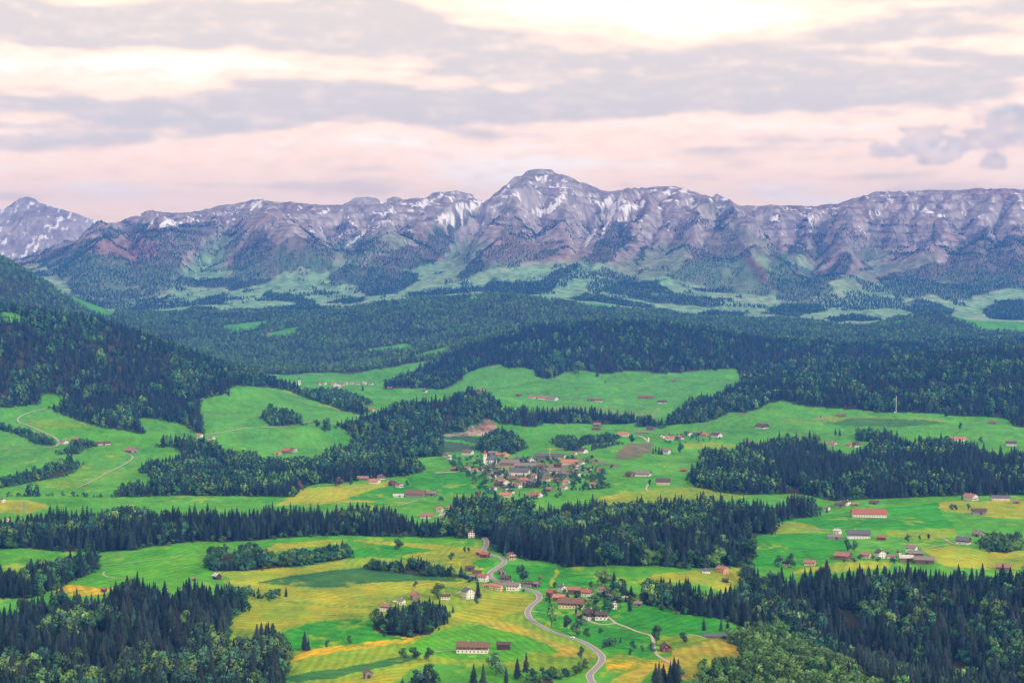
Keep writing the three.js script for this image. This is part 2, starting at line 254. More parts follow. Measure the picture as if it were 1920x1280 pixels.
// ---------------------------------------------------------------- land cover, traced from the photograph and put on the map
// woods: outline, distances, tree height (m), spruce share, density, light broadleaf share, name of the wood
const WOODS = [];
const wood = (name, text, d0, d1, tree, spruce, dens = 1, light = .25) => WOODS.push({ name, r: outline(text, d0, d1, tree * .8), spruce, dens, light, tree });
wood('lower_left', '0,1135 25,1142 50,1116 85,1111 100,1106 125,1110 150,1106 170,1125 185,1116 205,1100 225,1086 262,1080 300,1086 320,1106 340,1086 350,1080 400,1084 440,1094 455,1112 460,1145 440,1151 428,1165 425,1190 412,1216 430,1206 450,1190 475,1184 490,1174 510,1176 516,1195 526,1220 531,1280 532,1345 -330,1345 -330,1150', 1200, 2150, 25, .8);
wood('left_point', '-330,1075 0,1060 15,1060 40,1065 60,1054 75,1054 80,1064 100,1050 130,1040 150,1034 176,1034 177,1072 150,1082 120,1096 85,1110 50,1125 0,1140 -330,1150', 1800, 2450, 25, .8);
wood('left_belt', '-330,985 0,972 30,968 60,958 100,950 130,955 180,955 240,950 300,955 360,950 420,952 480,950 560,948 620,952 680,945 720,948 760,955 780,968 815,972 845,968 850,985 845,1005 818,1007 720,1006 640,1004 560,1006 480,1013 395,1016 350,1016 300,1023 262,1027 250,1046 210,1050 175,1052 85,1052 60,1047 0,1047 -330,1047', 2150, 2760, 26, .78);
wood('left_wood', '-330,945 15,930 40,926 45,912 60,916 70,906 78,916 105,920 125,926 135,911 150,920 165,916 205,920 222,900 240,904 250,896 285,900 292,893 262,882 270,866 282,856 310,850 345,846 293,827 320,813 345,816 360,812 395,820 410,828 430,836 452,848 470,843 495,856 540,859 560,852 600,856 606,846 620,838 650,830 690,815 720,830 760,850 790,866 792,884 760,892 700,897 640,906 600,906 570,912 556,926 552,938 530,948 520,953 440,958 360,958 240,958 100,952 60,946 0,942 -330,950', 2700, 3650, 25, .5);
wood('gorge', '600,795 620,785 640,778 670,775 700,766 735,751 770,743 830,736 868,731 874,720 886,720 900,730 925,736 945,752 958,760 985,755 1000,770 1018,788 1005,800 985,800 960,795 940,795 918,784 905,786 895,795 880,798 870,810 845,811 825,815 828,835 826,850 830,862 800,872 780,880 740,880 700,880 660,850 662,820 640,802 615,800', 3350, 4500, 25, .5);
wood('gorge_knoll', '893,832 905,815 920,806 935,801 950,800 965,808 976,820 986,832 980,843 960,851 930,851 905,849 893,842', 3350, 3900, 24, .25, 1.1);
wood('belt_centre', '985,768 1005,757 1030,760 1060,758 1090,757 1120,765 1150,770 1175,772 1188,782 1190,794 1130,796 1060,794 1020,795 990,792', 3850, 4450, 25, .82);
wood('centre_hill', '700,732 710,720 740,700 775,688 800,672 830,660 870,645 900,635 930,625 960,614 1000,604 1050,596 1100,592 1150,590 1200,596 1260,600 1330,612 1400,622 1460,628 1520,632 1600,630 1700,631 1820,630 2240,628 2240,720 1700,720 1400,720 1390,712 1380,691 1300,696 1240,701 1200,695 1170,696 1150,700 1130,702 1100,694 1078,696 1060,696 1045,706 1025,711 1005,706 1000,693 985,690 950,690 935,682 905,688 880,698 868,710 845,724 830,730 790,728 730,728', 4850, 6750, 25, .74, 1, .3);
wood('right_hill', '1195,800 1200,785 1215,777 1240,786 1262,770 1280,755 1290,743 1320,738 1340,733 1370,720 1390,706 1400,692 1460,676 1540,664 1650,655 1750,648 2240,640 2240,812 1905,806 1896,790 1880,783 1850,781 1800,780 1760,775 1700,774 1640,772 1560,765 1500,760 1470,751 1440,755 1420,768 1395,773 1370,772 1350,782 1320,792 1270,795 1240,800', 3700, 5300, 26, .72, 1, .3);
wood('right_belt', '1320,846 1330,840 1345,838 1360,840 1375,842 1386,831 1405,822 1420,828 1440,820 1470,815 1500,818 1520,816 1545,824 1560,838 1590,842 1620,838 1640,818 1660,802 1680,812 1700,820 1730,818 1750,815 1780,820 1830,828 1870,840 2240,842 2240,926 1800,929 1700,933 1620,936 1560,939 1530,931 1500,926 1440,926 1400,928 1350,923 1310,913 1293,905 1295,888 1300,878 1312,870', 2550, 3600, 26, .85, 1.05);
wood('plateau_copse', '1608,808 1625,800 1650,798 1668,806 1666,828 1612,828', 3200, 3700, 20, .3);
wood('centre_belt', '845,975 850,950 858,932 880,928 905,931 940,936 960,934 985,932 1000,945 1030,946 1060,938 1090,940 1120,935 1150,945 1170,940 1200,936 1230,940 1250,930 1290,935 1320,930 1345,932 1370,938 1400,940 1420,935 1440,940 1490,930 1520,930 1530,945 1536,966 1470,976 1455,985 1450,1001 1405,1004 1411,1030 1412,1056 1395,1062 1330,1064 1280,1067 1230,1074 1150,1077 1110,1077 1070,1066 1030,1054 990,1050 960,1045 936,1038 915,1022 905,1011 890,1009 860,1009 845,1003', 2000, 2800, 26, .8);
wood('lower_right', '1395,1092 1405,1066 1420,1060 1440,1070 1460,1065 1480,1074 1540,1061 1580,1066 1640,1056 1700,1056 1760,1061 1800,1066 1850,1071 1890,1062 2240,1062 2240,1345 1690,1345 1630,1285 1540,1232 1490,1205 1455,1180 1436,1160 1432,1132 1402,1112', 1380, 2080, 26, .84);
wood('spruce_row', '1140,1112 1155,1098 1200,1090 1230,1085 1270,1090 1310,1094 1330,1104 1350,1100 1370,1095 1395,1090 1420,1100 1440,1150 1428,1184 1400,1182 1380,1172 1350,1161 1310,1156 1260,1146 1215,1134 1200,1122 1165,1118', 1680, 2100, 22, .85);
wood('light_slope', '1362,1186 1390,1166 1430,1150 1462,1166 1504,1182 1568,1212 1652,1262 1740,1345 1296,1345 1304,1276 1320,1246 1345,1226 1396,1226 1392,1210 1365,1206', 1300, 1700, 18, .1, .95, .97);
wood('gully_trees', '1436,1140 1480,1160 1540,1188 1620,1225 1700,1275 1760,1345 1680,1345 1600,1275 1520,1225 1450,1185', 1380, 1800, 16, .2, 1, .75);
wood('field_copse', '703,1178 708,1150 740,1131 760,1124 800,1118 828,1124 838,1140 838,1158 834,1171 805,1186 770,1193 720,1191', 1600, 1900, 20, .5, 1.2);
wood('hedge_west', '388,1062 394,1032 420,1018 450,1020 476,1015 490,1026 520,1036 545,1026 590,1026 620,1015 650,1020 656,1045 600,1055 540,1063 480,1069 400,1071', 1950, 2250, 16, .12, 1.2);
wood('hedge_east', '688,1062 698,1046 720,1048 760,1050 776,1040 800,1045 830,1055 870,1066 880,1080 840,1083 780,1079 740,1073 700,1069', 1900, 2200, 14, .35, 1.2);
wood('left_strip_upper', '-200,790 0,792 30,795 60,802 90,814 101,824 98,836 70,833 40,817 0,805 -200,803', 3300, 3700, 16, .1, 1.2);
wood('left_strip_lower', '-200,905 0,890 40,880 80,870 100,862 130,850 150,862 146,880 120,893 60,903 0,916 -200,920', 2850, 3300, 17, .2, 1.1);
wood('left_farm_trees', '138,822 160,818 180,826 180,836 155,842 140,858 110,858 100,850 122,840', 3250, 3500, 14, .1, 1);
wood('left_hill', '-330,545 0,560 50,571 100,575 150,580 200,589 250,609 300,629 350,649 400,664 450,684 500,700 550,714 565,725 600,738 640,752 690,765 690,772 640,764 610,758 570,744 540,732 500,726 445,722 425,726 432,736 376,748 372,762 378,800 380,813 366,811 345,796 300,787 255,781 270,808 262,814 230,806 190,801 140,786 100,770 95,757 122,739 75,739 72,757 50,760 0,765 -330,772', 3500, 5050, 25, .72, 1, .25);
wood('left_meadow_wood', '490,778 505,756 535,758 560,774 572,793 540,798 505,798', 3600, 4100, 22, .3);
wood('left_ridge_trees', '565,728 600,722 640,725 680,740 700,752 690,768 650,762 620,758 600,748', 4300, 5200, 18, .35, .8);
wood('river_trees', '1028,824 1050,812 1080,815 1120,812 1140,808 1162,816 1150,829 1110,833 1080,836 1096,842 1080,849 1050,841', 3400, 3750, 13, .15, 1);
wood('river_hedge', '1115,832 1160,826 1170,830 1130,840 1112,843', 3300, 3600, 8, 0, 1);
wood('river_bank', '1195,785 1205,776 1222,782 1250,797 1200,800', 3800, 4250, 16, .1, .8);
wood('right_bushes', '1838,1015 1850,998 1880,995 1912,1003 1918,1030 1890,1036 1850,1033', 2050, 2350, 15, .05, 1.1, .6);
wood('village_edge', '1095,905 1120,900 1140,903 1138,914 1110,922 1080,925 1060,915', 2750, 3000, 14, .1, 1);
wood('village_south', '820,948 850,938 900,930 950,930 985,925 1010,930 1005,940 960,945 900,945 850,952', 2650, 2900, 15, .3, .9);
wood('village_grove', '960,905 1010,895 1050,915 1010,925 965,920', 2800, 3050, 12, .1, .7);
wood('village_gardens', '850,852 900,848 1000,850 1120,850 1150,885 1130,912 1080,930 1000,938 940,938 900,925 870,900 845,885', 2650, 3400, 11, .1, .15, .35);
wood('hamlet_gardens', '1015,1108 1060,1098 1130,1096 1190,1118 1200,1145 1150,1165 1090,1160 1040,1150 1018,1130', 1600, 2050, 9, .1, .12, .35);
wood('road_gardens', '870,1066 900,1068 940,1088 985,1092 1005,1100 985,1112 930,1112 890,1100 868,1085', 1700, 2150, 7, .1, .13, .3);
wood('farm_gardens', '1560,1040 1600,1030 1680,1030 1760,1040 1770,1062 1650,1058 1560,1062', 1900, 2300, 7, .1, .07, .3);
wood('upper_gardens', '1235,815 1290,805 1350,808 1360,824 1300,832 1240,832', 3350, 3900, 9, .3, .2, .3);
wood('village_green', '845,862 900,860 905,875 860,880', 3000, 3350, 13, .3, .55);
wood('blue_range', '185,592 230,577 300,579 400,576 500,578 560,579 640,573 700,562 760,557 800,549 850,545 900,544 960,548 1050,556 1100,567 1150,572 1240,576 1330,590 1450,590 1520,593 1560,600 1620,606 1680,590 1720,578 1760,580 1800,594 1850,614 2240,628 2240,690 1500,690 1000,690 720,740 560,740 300,720 185,640', 5900, 8900, 22, .12, 1, .92);  // broadleaf wood; extra pale crowns stand in for haze and lit treetops
wood('far_left_hill', '-330,440 0,470 60,506 120,546 180,582 230,600 240,640 200,660 0,620 -330,600', 6200, 7900, 22, .12, 1, .9);  // pale crown share raised too, so lit, hazy tops are in the colour
wood('bottom_spruces', '1227,1256 1240,1243 1258,1240 1272,1245 1276,1300 1226,1300', 1300, 1700, 22, 1, 1.4);
wood('bottom_clump', '750,1274 775,1256 790,1248 805,1250 812,1262 820,1300 748,1300', 1300, 1700, 20, .95, 1.2);
wood('bottom_hedge', '985,1290 1000,1258 1040,1244 1072,1240 1094,1232 1098,1248 1075,1264 1040,1276 1010,1300 985,1300', 1300, 1650, 12, .05, 1.1, .4);
wood('field_thuja', '481,1122 483,1112 508,1110 508,1122', 1750, 2000, 9, .9, 1.6);
wood('hamlet_hedge', '1124,1212 1130,1204 1160,1196 1164,1200 1150,1208 1130,1216', 1450, 1750, 5, 0, 2.2);
const M0 = 8900, M1 = 13600;
wood('alpine', '60,492 100,466 150,449 190,440 206,424 262,414 300,424 350,418 372,402 404,420 400,440 376,446 376,475 340,482 336,505 322,520 310,550 260,560 222,576 190,584 150,562 110,520 78,500', M0, M1, 18, .7, .8, .3);
wood('alpine', '425,502 440,476 460,450 476,430 490,425 505,440 520,450 545,440 570,438 600,450 620,465 627,480 640,496 620,506 560,509 520,513 510,520 480,526 440,520 428,510', M0, M1, 18, .8, .75, .2);
wood('alpine', '336,512 380,520 440,515 470,519 510,518 506,530 480,536 455,541 430,546 425,536 400,540 360,536 330,530', M0, M1, 18, .6);
wood('alpine', '612,520 640,495 660,489 700,489 750,500 786,512 790,526 760,541 735,551 690,556 676,546 670,536 640,526 616,532', M0, M1, 18, .7);
wood('alpine', '680,487 720,475 760,459 800,440 840,419 880,399 904,386 896,400 880,420 860,440 846,460 836,480 820,491 790,500 770,506 740,501 700,497', M0, M1, 18, .8, .95);
wood('alpine', '847,517 870,500 886,484 898,474 906,490 912,512 870,523', M0, M1, 18, .85);
wood('alpine', '486,556 500,542 530,545 560,550 602,560 590,571 560,569 510,563', M0, M1, 18, .6);
wood('alpine', '610,566 640,556 690,553 680,565 640,572', M0, M1, 17, .5);
wood('alpine', '903,537 920,521 960,525 1000,525 1025,515 1045,500 1075,490 1093,492 1080,505 1060,516 1046,531 1036,546 1010,552 960,552 920,550', M0, M1, 19, .75);
wood('alpine', '940,392 958,386 975,400 990,420 986,440 1000,460 1030,449 1046,464 1050,481 1000,489 960,496 900,514 892,505 920,470 945,440 950,415', M0, M1, 17, .8, .6);
wood('alpine', '1088,488 1120,450 1150,420 1180,390 1192,384 1186,400 1170,425 1182,430 1196,440 1186,456 1165,466 1150,481 1143,500 1105,497', M0, M1, 17, .85, .9);
wood('alpine', '1186,492 1205,456 1215,440 1216,465 1206,490 1190,498', M0, M1, 17, .85, .9);
wood('alpine', '1190,520 1202,502 1216,500 1212,512', M0, M1, 17, .8);
wood('alpine', '1100,518 1108,502 1120,506 1122,516', M0, M1, 17, .8);
wood('alpine', '1258,522 1290,480 1318,460 1328,430 1345,400 1365,420 1390,450 1412,480 1432,510 1452,541 1440,556 1400,551 1350,546 1310,536 1270,527', M0, M1, 17, .75, .7);
wood('alpine', '1122,542 1140,528 1170,520 1200,525 1236,521 1242,535 1290,550 1340,555 1372,571 1330,577 1280,572 1220,567 1180,556 1150,552', M0, M1, 18, .65);
wood('alpine', '1448,545 1480,558 1500,567 1540,551 1580,521 1602,490 1590,468 1570,480 1550,501 1520,502 1490,490 1450,468 1436,500', M0, M1, 18, .75, .85);
wood('alpine', '1475,476 1482,458 1504,456 1506,476', M0, M1, 17, .85);
wood('alpine', '1640,521 1670,508 1700,505 1750,490 1780,470 1800,450 1840,438 2240,438 2240,548 1890,541 1860,546 1820,561 1770,561 1740,551 1722,561 1692,556 1700,576 1680,561 1665,541', M0, M1, 18, .65, .8);
wood('alpine', '1610,548 1650,545 1690,540 1685,550 1640,553', M0, M1, 17, .8);
wood('alpine', '1840,580 1870,560 1920,556 2240,556 2240,606 1900,610 1850,596', M0, M1, 18, .5);
wood('alpine', '1552,592 1600,584 1640,592 1680,600 1690,612 1620,612 1560,606', 8600, 9900, 18, .5);
wood('alpine', '330,586 360,571 420,576 480,575 560,567 645,571 600,588', 8700, 9900, 17, .55);
wood('alpine', '1062,558 1100,546 1130,552 1180,560 1245,573 1180,584 1100,572', 8700, 10200, 17, .5);
wood('alpine', '1418,587 1450,571 1500,560 1540,565 1552,581 1500,594', 8700, 10600, 17, .5);
wood('alpine', '1275,590 1340,578 1405,580 1390,594', 8600, 9700, 17, .5);
wood('alpine', '1688,577 1722,556 1760,566 1792,576 1782,597 1722,592', 8700, 10400, 17, .5);
wood('alpine', '120,556 160,562 200,584 330,548 310,575 215,592 150,585', 8600, 11000, 18, .6);
wood('alpine', '1330,428 1350,400 1380,440 1400,470 1380,490 1350,470', M0, M1, 16, .8, .7);
wood('alpine', '1600,470 1625,440 1640,400 1650,440 1640,480 1620,500', M0, M1, 16, .85, .7);
wood('alpine', '1745,440 1752,415 1762,440 1756,470', M0, M1, 16, .85, .8);
wood('alpine', '1500,470 1530,455 1560,450 1575,430 1585,455 1560,480 1520,490', M0, M1, 16, .8, .7);
// clearings cut out of woods
const CLEAR = ['964,973 985,970 1004,975 1003,988 984,992 964,990|2100|2700', '410,616 430,608 460,605 497,600 490,612 460,620 430,621|6000|8900', '485,630 530,618 557,615 555,629 520,633|6000|8900', '690,653 720,648 750,643 776,645 770,656 720,661|6000|8900', '780,667 800,660 840,648 860,642 850,656 810,671|6000|8900',
  '868,564 890,554 906,555 890,566|6000|8900', '1560,604 1600,602 1652,608 1640,613 1570,608|6000|8900', '1670,607 1690,600 1712,602 1700,609|6000|8900', '152,466 190,450 240,445 270,440 300,460 300,475 285,489 255,486 230,481 200,479 165,473|9000|13600', '800,975 812,955 850,950 852,972 830,980|2300|2800', '320,1118 345,1112 350,1125 325,1130|1500|2100',
  '1636,1222 1640,1205 1648,1202 1658,1216 1656,1228 1645,1232|1400|2000', '0,585 30,588 48,600 40,606 0,602|4000|5000', '1676,1196 1690,1184 1700,1195 1690,1215|1500|2000'].map((s) => { const [t, a, b] = s.split('|'); return outline(t, +a, +b); });
// fields: colour (linear), outline, how strongly mown rows show
const FIELDS = [];
const GREEN = [.072, .29, .011], LUSH = [.032, .245, .014], YEL = [.305, .335, .018], OLIVE = [.18, .285, .016], ORANGE = [.44, .31, .01], TAN = [.36, .295, .035], DEEP = [.036, .14, .03], COOL = [.08, .285, .03], DIRT = [.15, .145, .07], GRAV = [.28, .205, .165];
const field = (c, text, d0 = 1250, d1 = 2700, rows = 0, edge = 5) => FIELDS.push({ c, r: outline(text, d0, d1), rows, edge });
// yellowing hay meadows in front
field(OLIVE, '395,1062 480,1070 560,1065 655,1048 700,1040 760,1052 800,1020 900,1015 920,1050 905,1075 880,1090 1000,1108 1012,1122 985,1145 1000,1165 1080,1200 1120,1225 1090,1260 1000,1262 880,1245 830,1240 760,1258 740,1300 560,1300 535,1260 530,1245 430,1220 425,1190 428,1165 462,1145 455,1110 400,1084', 1350, 2250);
field(YEL, '430,1078 480,1067 560,1064 650,1051 655,1061 600,1071 540,1081 492,1087 487,1094 560,1101 640,1098 700,1093 760,1090 870,1088 895,1093 895,1102 835,1100 780,1101 745,1116 715,1126 700,1136 640,1131 560,1126 500,1121 440,1116 430,1100', 1350, 2250, .6);
field(YEL, '466,1126 540,1129 620,1136 690,1141 702,1150 650,1160 580,1166 530,1176 500,1190 470,1181 430,1171 442,1151 460,1142', 1350, 2250, .8);
field(YEL, '905,1108 950,1106 990,1112 1004,1124 985,1141 940,1156 880,1169 812,1182 842,1165 850,1150 880,1140 902,1130', 1350, 2250, 1);
field(TAN, '885,1173 910,1162 960,1166 985,1179 1030,1196 1070,1208 1100,1226 1112,1233 1060,1231 1038,1226 1046,1216 1030,1206 980,1191 930,1183', 1350, 2250, .6);
field(ORANGE, '528,1250 545,1229 600,1216 680,1206 720,1196 786,1189 792,1195 750,1204 700,1214 640,1224 580,1239 535,1256', 1350, 2250, 0, 6);
field(YEL, '590,1290 680,1264 760,1247 822,1238 770,1254 745,1275 745,1310 590,1310', 1250, 1700, .4);
field(LUSH, '540,1180 600,1166 680,1160 700,1165 705,1185 770,1196 720,1200 640,1210 560,1222 520,1225 516,1195', 1350, 2000);
field(GREEN, '830,1180 900,1172 970,1190 1030,1207 1042,1216 1036,1226 990,1222 960,1240 860,1232 800,1225 760,1215 800,1195', 1350, 2000);
field(LUSH, '735,1020 830,1030 780,1048 700,1045 660,1050 640,1036', 1950, 2300);
field(DEEP, '488,1090 540,1079 620,1069 690,1061 720,1071 800,1081 872,1086 860,1089 760,1089 690,1094 630,1098 560,1098 510,1095', 1750, 2200, 0, 4);
field(DEEP, '530,1272 600,1258 680,1246 760,1228 800,1222 800,1230 740,1246 660,1262 560,1280', 1350, 1700, 0, 4);
field(YEL, '480,1030 520,1018 600,1012 650,1012 640,1020 560,1026 500,1036', 1950, 2350, .3);
field(YEL, '660,1012 740,1016 800,1020 890,1024 905,1032 890,1045 910,1058 905,1072 870,1064 820,1050 770,1052 745,1042 800,1035 822,1030 760,1024 690,1022', 1950, 2350, .6);
field(GREEN, '480,1016 560,1009 700,1008 800,1012 890,1014 890,1022 800,1019 700,1012 620,1011 520,1017', 1950, 2350);
field(LUSH, '890,1050 912,1046 935,1052 925,1062 900,1066 880,1060', 1900, 2150);
field(LUSH, '948,1056 990,1056 1050,1062 1118,1078 1116,1094 1080,1104 1010,1104 985,1098 930,1085 935,1068', 1800, 2150);
field(YEL, '1042,1066 1048,1067 1037,1100 1030,1100', 1800, 2150, 0, 1);
field(LUSH, '1000,1140 1100,1148 1220,1128 1330,1158 1400,1185 1395,1192 1240,1190 1190,1182 1140,1160 1090,1166 1040,1180 1005,1160', 1450, 2000);
field(LUSH, '1045,1178 1090,1170 1180,1180 1222,1195 1225,1225 1180,1240 1120,1215 1080,1196', 1400, 1800);
field(YEL, '1185,1094 1230,1078 1300,1070 1400,1063 1412,1076 1390,1096 1370,1112 1340,1102 1260,1092', 1850, 2150, .7);
field(TAN, '1236,1240 1262,1214 1330,1196 1396,1210 1392,1226 1342,1236 1312,1262 1290,1276 1252,1262 1230,1252', 1350, 1750, .3);
field(OLIVE, '1232,1192 1290,1190 1330,1196 1390,1202 1396,1212 1330,1200 1262,1216 1240,1214', 1400, 1800);
field(TAN, '1130,1300 1150,1272 1190,1254 1240,1232 1250,1240 1215,1262 1180,1300', 1300, 1700, .5);
field(ORANGE, '1128,1246 1150,1228 1200,1236 1236,1240 1200,1252 1150,1264', 1350, 1700, 0, 6);
field(ORANGE, '88,1116 130,1096 165,1094 190,1104 230,1100 195,1116 150,1119 120,1117', 1700, 2150, 0, 5);
field(GREEN, '180,1075 200,1060 260,1040 300,1026 400,1020 395,1064 440,1085 400,1084 300,1085 200,1100 130,1096 80,1112 20,1142 60,1122 150,1082', 1750, 2300);
// right hand farms
field(LUSH, '1405,1006 1450,1003 1560,1000 1600,1020 1560,1045 1480,1060 1412,1058', 2000, 2400);
field(OLIVE, '1455,985 1500,978 1560,998 1450,1002', 2250, 2500);
field(YEL, '1730,1031 1780,1022 1850,1031 2240,1040 2240,1066 1850,1067 1780,1060 1752,1051 1745,1041', 1900, 2300, .3);
field(YEL, '1480,1077 1545,1056 1680,1050 1665,1066 1560,1074', 1950, 2200, .3);
field(YEL, '1755,940 1850,938 2240,936 2240,972 1870,971 1812,963 1766,956', 2350, 2700, .4);
field(LUSH, '1480,975 1600,960 1755,942 1768,958 1790,990 1640,990 1540,990', 2250, 2750);
field(OLIVE, '1660,993 1790,990 1800,1005 1720,1010 1670,1002', 2150, 2500);
// fields round the village
field(YEL, '522,948 560,917 640,909 700,907 732,900 746,905 700,921 652,935 705,941 680,951 560,957', 2600, 3050, .3);
field(LUSH, '650,934 700,918 745,905 790,915 760,925 720,938', 2600, 3000);
field(LUSH, '760,895 830,885 900,890 935,900 940,912 880,925 820,930 800,912 770,910', 2700, 3200);
field(YEL, '-330,937 50,938 96,950 60,960 30,972 -330,978', 2500, 2800, .2);
field(OLIVE, '1120,930 1250,915 1300,910 1360,925 1420,932 1260,940 1100,948', 2550, 2850);
field(YEL, '1120,932 1160,926 1170,932 1130,938', 2550, 2850, 0, 6);
field([.20, .22, .09], '905,872 960,862 1040,868 1085,876 1090,892 1010,900 990,912 940,918 920,900', 2700, 3400, 0, 8);
field(DIRT, '1148,860 1160,845 1180,832 1225,830 1222,845 1200,856 1165,862', 3000, 3700, 1.6);
field(DIRT, '1080,858 1110,860 1160,872 1155,875 1110,868', 2950, 3350, 0);
field(OLIVE, '1280,830 1330,828 1400,834 1380,840 1290,840', 3200, 3700, 1);
// meadows of the middle distance
field(COOL, '-330,762 90,762 200,800 345,800 380,812 290,830 260,870 150,915 0,915 -330,920', 2850, 4000);
field([.13, .285, .016], '42,788 60,785 150,790 178,800 90,804 60,798', 3400, 3900, 0, 8);
field(GREEN, '70,805 180,802 300,812 330,830 240,850 160,840', 3200, 3700);
field([.12, .285, .016], '60,905 120,895 200,880 260,876 200,905 120,915', 2850, 3200, 0, 20);
field(COOL, '360,770 440,722 520,728 640,765 680,772 600,850 480,845 400,820 380,800', 3300, 4500);
field(OLIVE, '500,716 560,735 620,755 690,770 640,772 580,748 520,728', 4000, 5000);
field(COOL, '850,725 880,700 1000,692 1150,700 1390,695 1385,715 1300,738 1255,785 1190,795 1000,790 960,750 900,740', 4100, 5400);
field([.13, .235, .045], '980,770 1060,762 1180,770 1250,775 1200,798 1100,785', 4000, 4600, 0, 25);
field(COOL, '1265,795 1320,790 1470,752 1600,768 1800,780 2240,810 2240,842 1880,840 1700,818 1640,816 1560,830 1480,815 1300,830 1240,822', 3200, 4200);
field([.17, .27, .03], '1440,788 1600,780 1750,782 1790,788 1700,792 1560,795', 3500, 3900, 0, 15);
field(DEEP, '1555,795 1600,784 1720,786 1790,792 1720,800 1650,800 1580,800', 3400, 3850, 0, 10);
field([.03, .10, .045], '820,817 900,818 905,822 895,832 860,826 824,822', 3300, 3900, 0, 3);
field([.05, .10, .05], '826,826 890,834 885,846 828,848', 3200, 3800, 0, 3);
field(GRAV, '822,817 845,812 870,811 880,800 895,797 905,788 918,786 929,795 931,805 920,814 900,816 870,817', 3600, 4150, 0, 2);
field(GRAV, '1636,1222 1640,1205 1648,1202 1658,1216 1656,1228 1645,1232', 1400, 2000, 0, 1);
field(DIRT, '1676,1200 1684,1186 1692,1190 1690,1215', 1400, 2000, 0, 1);
field(DIRT, '1380,775 1400,772 1406,776 1384,778', 3700, 4200, 0, 2);
// alpine pastures and bare slopes
const PAST = [.185, .345, .17], PALE = [.25, .31, .18], HEATH = [.265, .21, .195], ROCK = [.40, .36, .345], RUST = [.25, .15, .115];
field(PAST, '220,582 260,570 330,550 420,545 470,545 520,520 600,512 640,525 670,545 600,570 480,582 330,584', 8700, 11500, 0, 20);
field(PAST, '335,520 345,505 372,478 400,445 440,440 430,470 425,500 430,516 400,522', 9500, 12300, 0, 15);
field([.16, .22, .12], '372,470 400,445 440,430 470,425 455,450 430,475 400,480', 9500, 12500, 0, 25);
field(PAST, '670,565 740,545 850,530 905,525 920,548 850,548 740,560', 8700, 11000, 0, 15);
field(PAST, '728,515 760,500 800,490 840,490 860,500 845,518 790,522', 9500, 11500, 0, 10);
field([.155, .235, .125], '832,490 850,460 880,445 915,450 905,475 880,500 850,512', 9500, 12400, 0, 18);
field([.17, .225, .125], '620,470 640,450 700,440 800,430 850,415 880,405 850,430 800,450 740,470 680,482 640,482', 10500, 13000, 0, 35);
field(PAST, '900,530 960,505 1030,490 1092,485 1130,500 1200,505 1260,500 1290,520 1260,540 1420,570 1500,585 1300,590 1100,565 1020,556', 8700, 11000, 0, 15);
field([.17, .215, .12], '1130,510 1200,470 1280,450 1300,470 1270,510 1200,530 1130,525', 9500, 12000, 0, 30);
field([.19, .205, .135], '1320,372 1350,386 1400,420 1440,460 1480,500 1470,520 1440,500 1400,450 1340,410', 10500, 13200, 0, 30);
field(PAST, '1500,590 1550,565 1620,550 1660,520 1690,530 1700,560 1700,590 1620,592', 8700, 10800, 0, 15);
field(PAST, '1720,545 1760,530 1745,545 1730,552', 9000, 11000, 0, 5);
field(PAST, '1700,560 1760,570 1850,560 1890,540 1930,545 1930,560 1850,590 1800,605 1790,590', 8700, 10800, 0, 15);
field([.19, .215, .145], '1600,530 1640,500 1720,480 1780,470 1740,500 1660,525 1600,550', 10000, 12000, 0, 30);
field(RUST, '155,466 200,450 270,440 300,462 296,480 250,486 200,478', 10000, 13000, 0, 14);
field(RUST, '85,490 105,470 118,470 108,484', 10000, 13000, 0, 8);
field(RUST, '1380,440 1420,490 1450,530 1440,545 1410,510 1380,470', 10000, 12500, 0, 18);
// snow left over in hollows and along the ledges
const SNOW = [];
const snow = (text) => SNOW.push(outline(text, 11000, 14000, 0, 9)), firn = (w, ...lines) => { for (const t of lines) SNOW.push(stroke(t, w, 10300, 14000)); };
snow('1030,388 1040,378 1053,370 1060,350 1052,350 1062,356 1060,362 1048,378 1035,400 1010,403 998,398 1005,394 1020,394'); snow('996,396 1015,394 1040,380 1058,364 1050,352 1034,344 1052,350 1061,357 1056,366 1046,376 1030,400 1000,403');
snow('1035,382 1050,372 1058,374 1046,384 1040,392'); snow('1000,336 1008,331 1016,332 1010,338 1002,340'); snow('1014,342 1020,330 1033,328 1026,338 1020,345'); snow('970,362 976,366 974,372 964,370 962,362');
snow('1100,368 1110,374 1122,378 1135,372 1150,368 1170,372 1172,382 1158,400 1150,408 1140,420 1134,438 1128,442 1134,420 1130,404 1122,384 1112,380'); snow('1166,382 1190,380 1210,376 1200,388 1180,400 1160,412 1172,396'); snow('1110,436 1122,402 1124,412 1116,438 1108,450 1098,464 1092,474 1096,458 1104,440');
snow('1284,388 1292,376 1302,378 1306,388 1294,390'); snow('1242,362 1250,355 1258,358 1254,366'); snow('1274,358 1284,355 1290,358 1280,362'); snow('1070,360 1080,358 1092,364 1084,366');
snow('770,390 785,376 800,372 806,382 794,390 782,384'); snow('815,414 840,398 870,382 905,372 912,376 890,392 868,400 850,410 830,418'); snow('845,408 858,404 856,416 848,422'); snow('694,400 730,396 744,394 742,400 710,402'); snow('688,424 700,428 702,438 694,436'); snow('706,420 722,412 740,414 730,420 712,424');
snow('296,428 306,412 318,410 330,416 345,412 368,408 374,412 350,418 330,422 306,432'); snow('274,428 284,410 290,412 286,420 278,430'); snow('478,378 490,376 500,378 490,386 474,390 468,394 470,384'); snow('590,400 608,394 618,388 616,398 600,402'); snow('1630,402 1640,398 1652,394 1650,402 1634,406'); snow('1712,390 1724,389 1740,394 1752,398 1752,402 1738,399 1716,394'); snow('1758,402 1774,404 1776,408 1762,408');
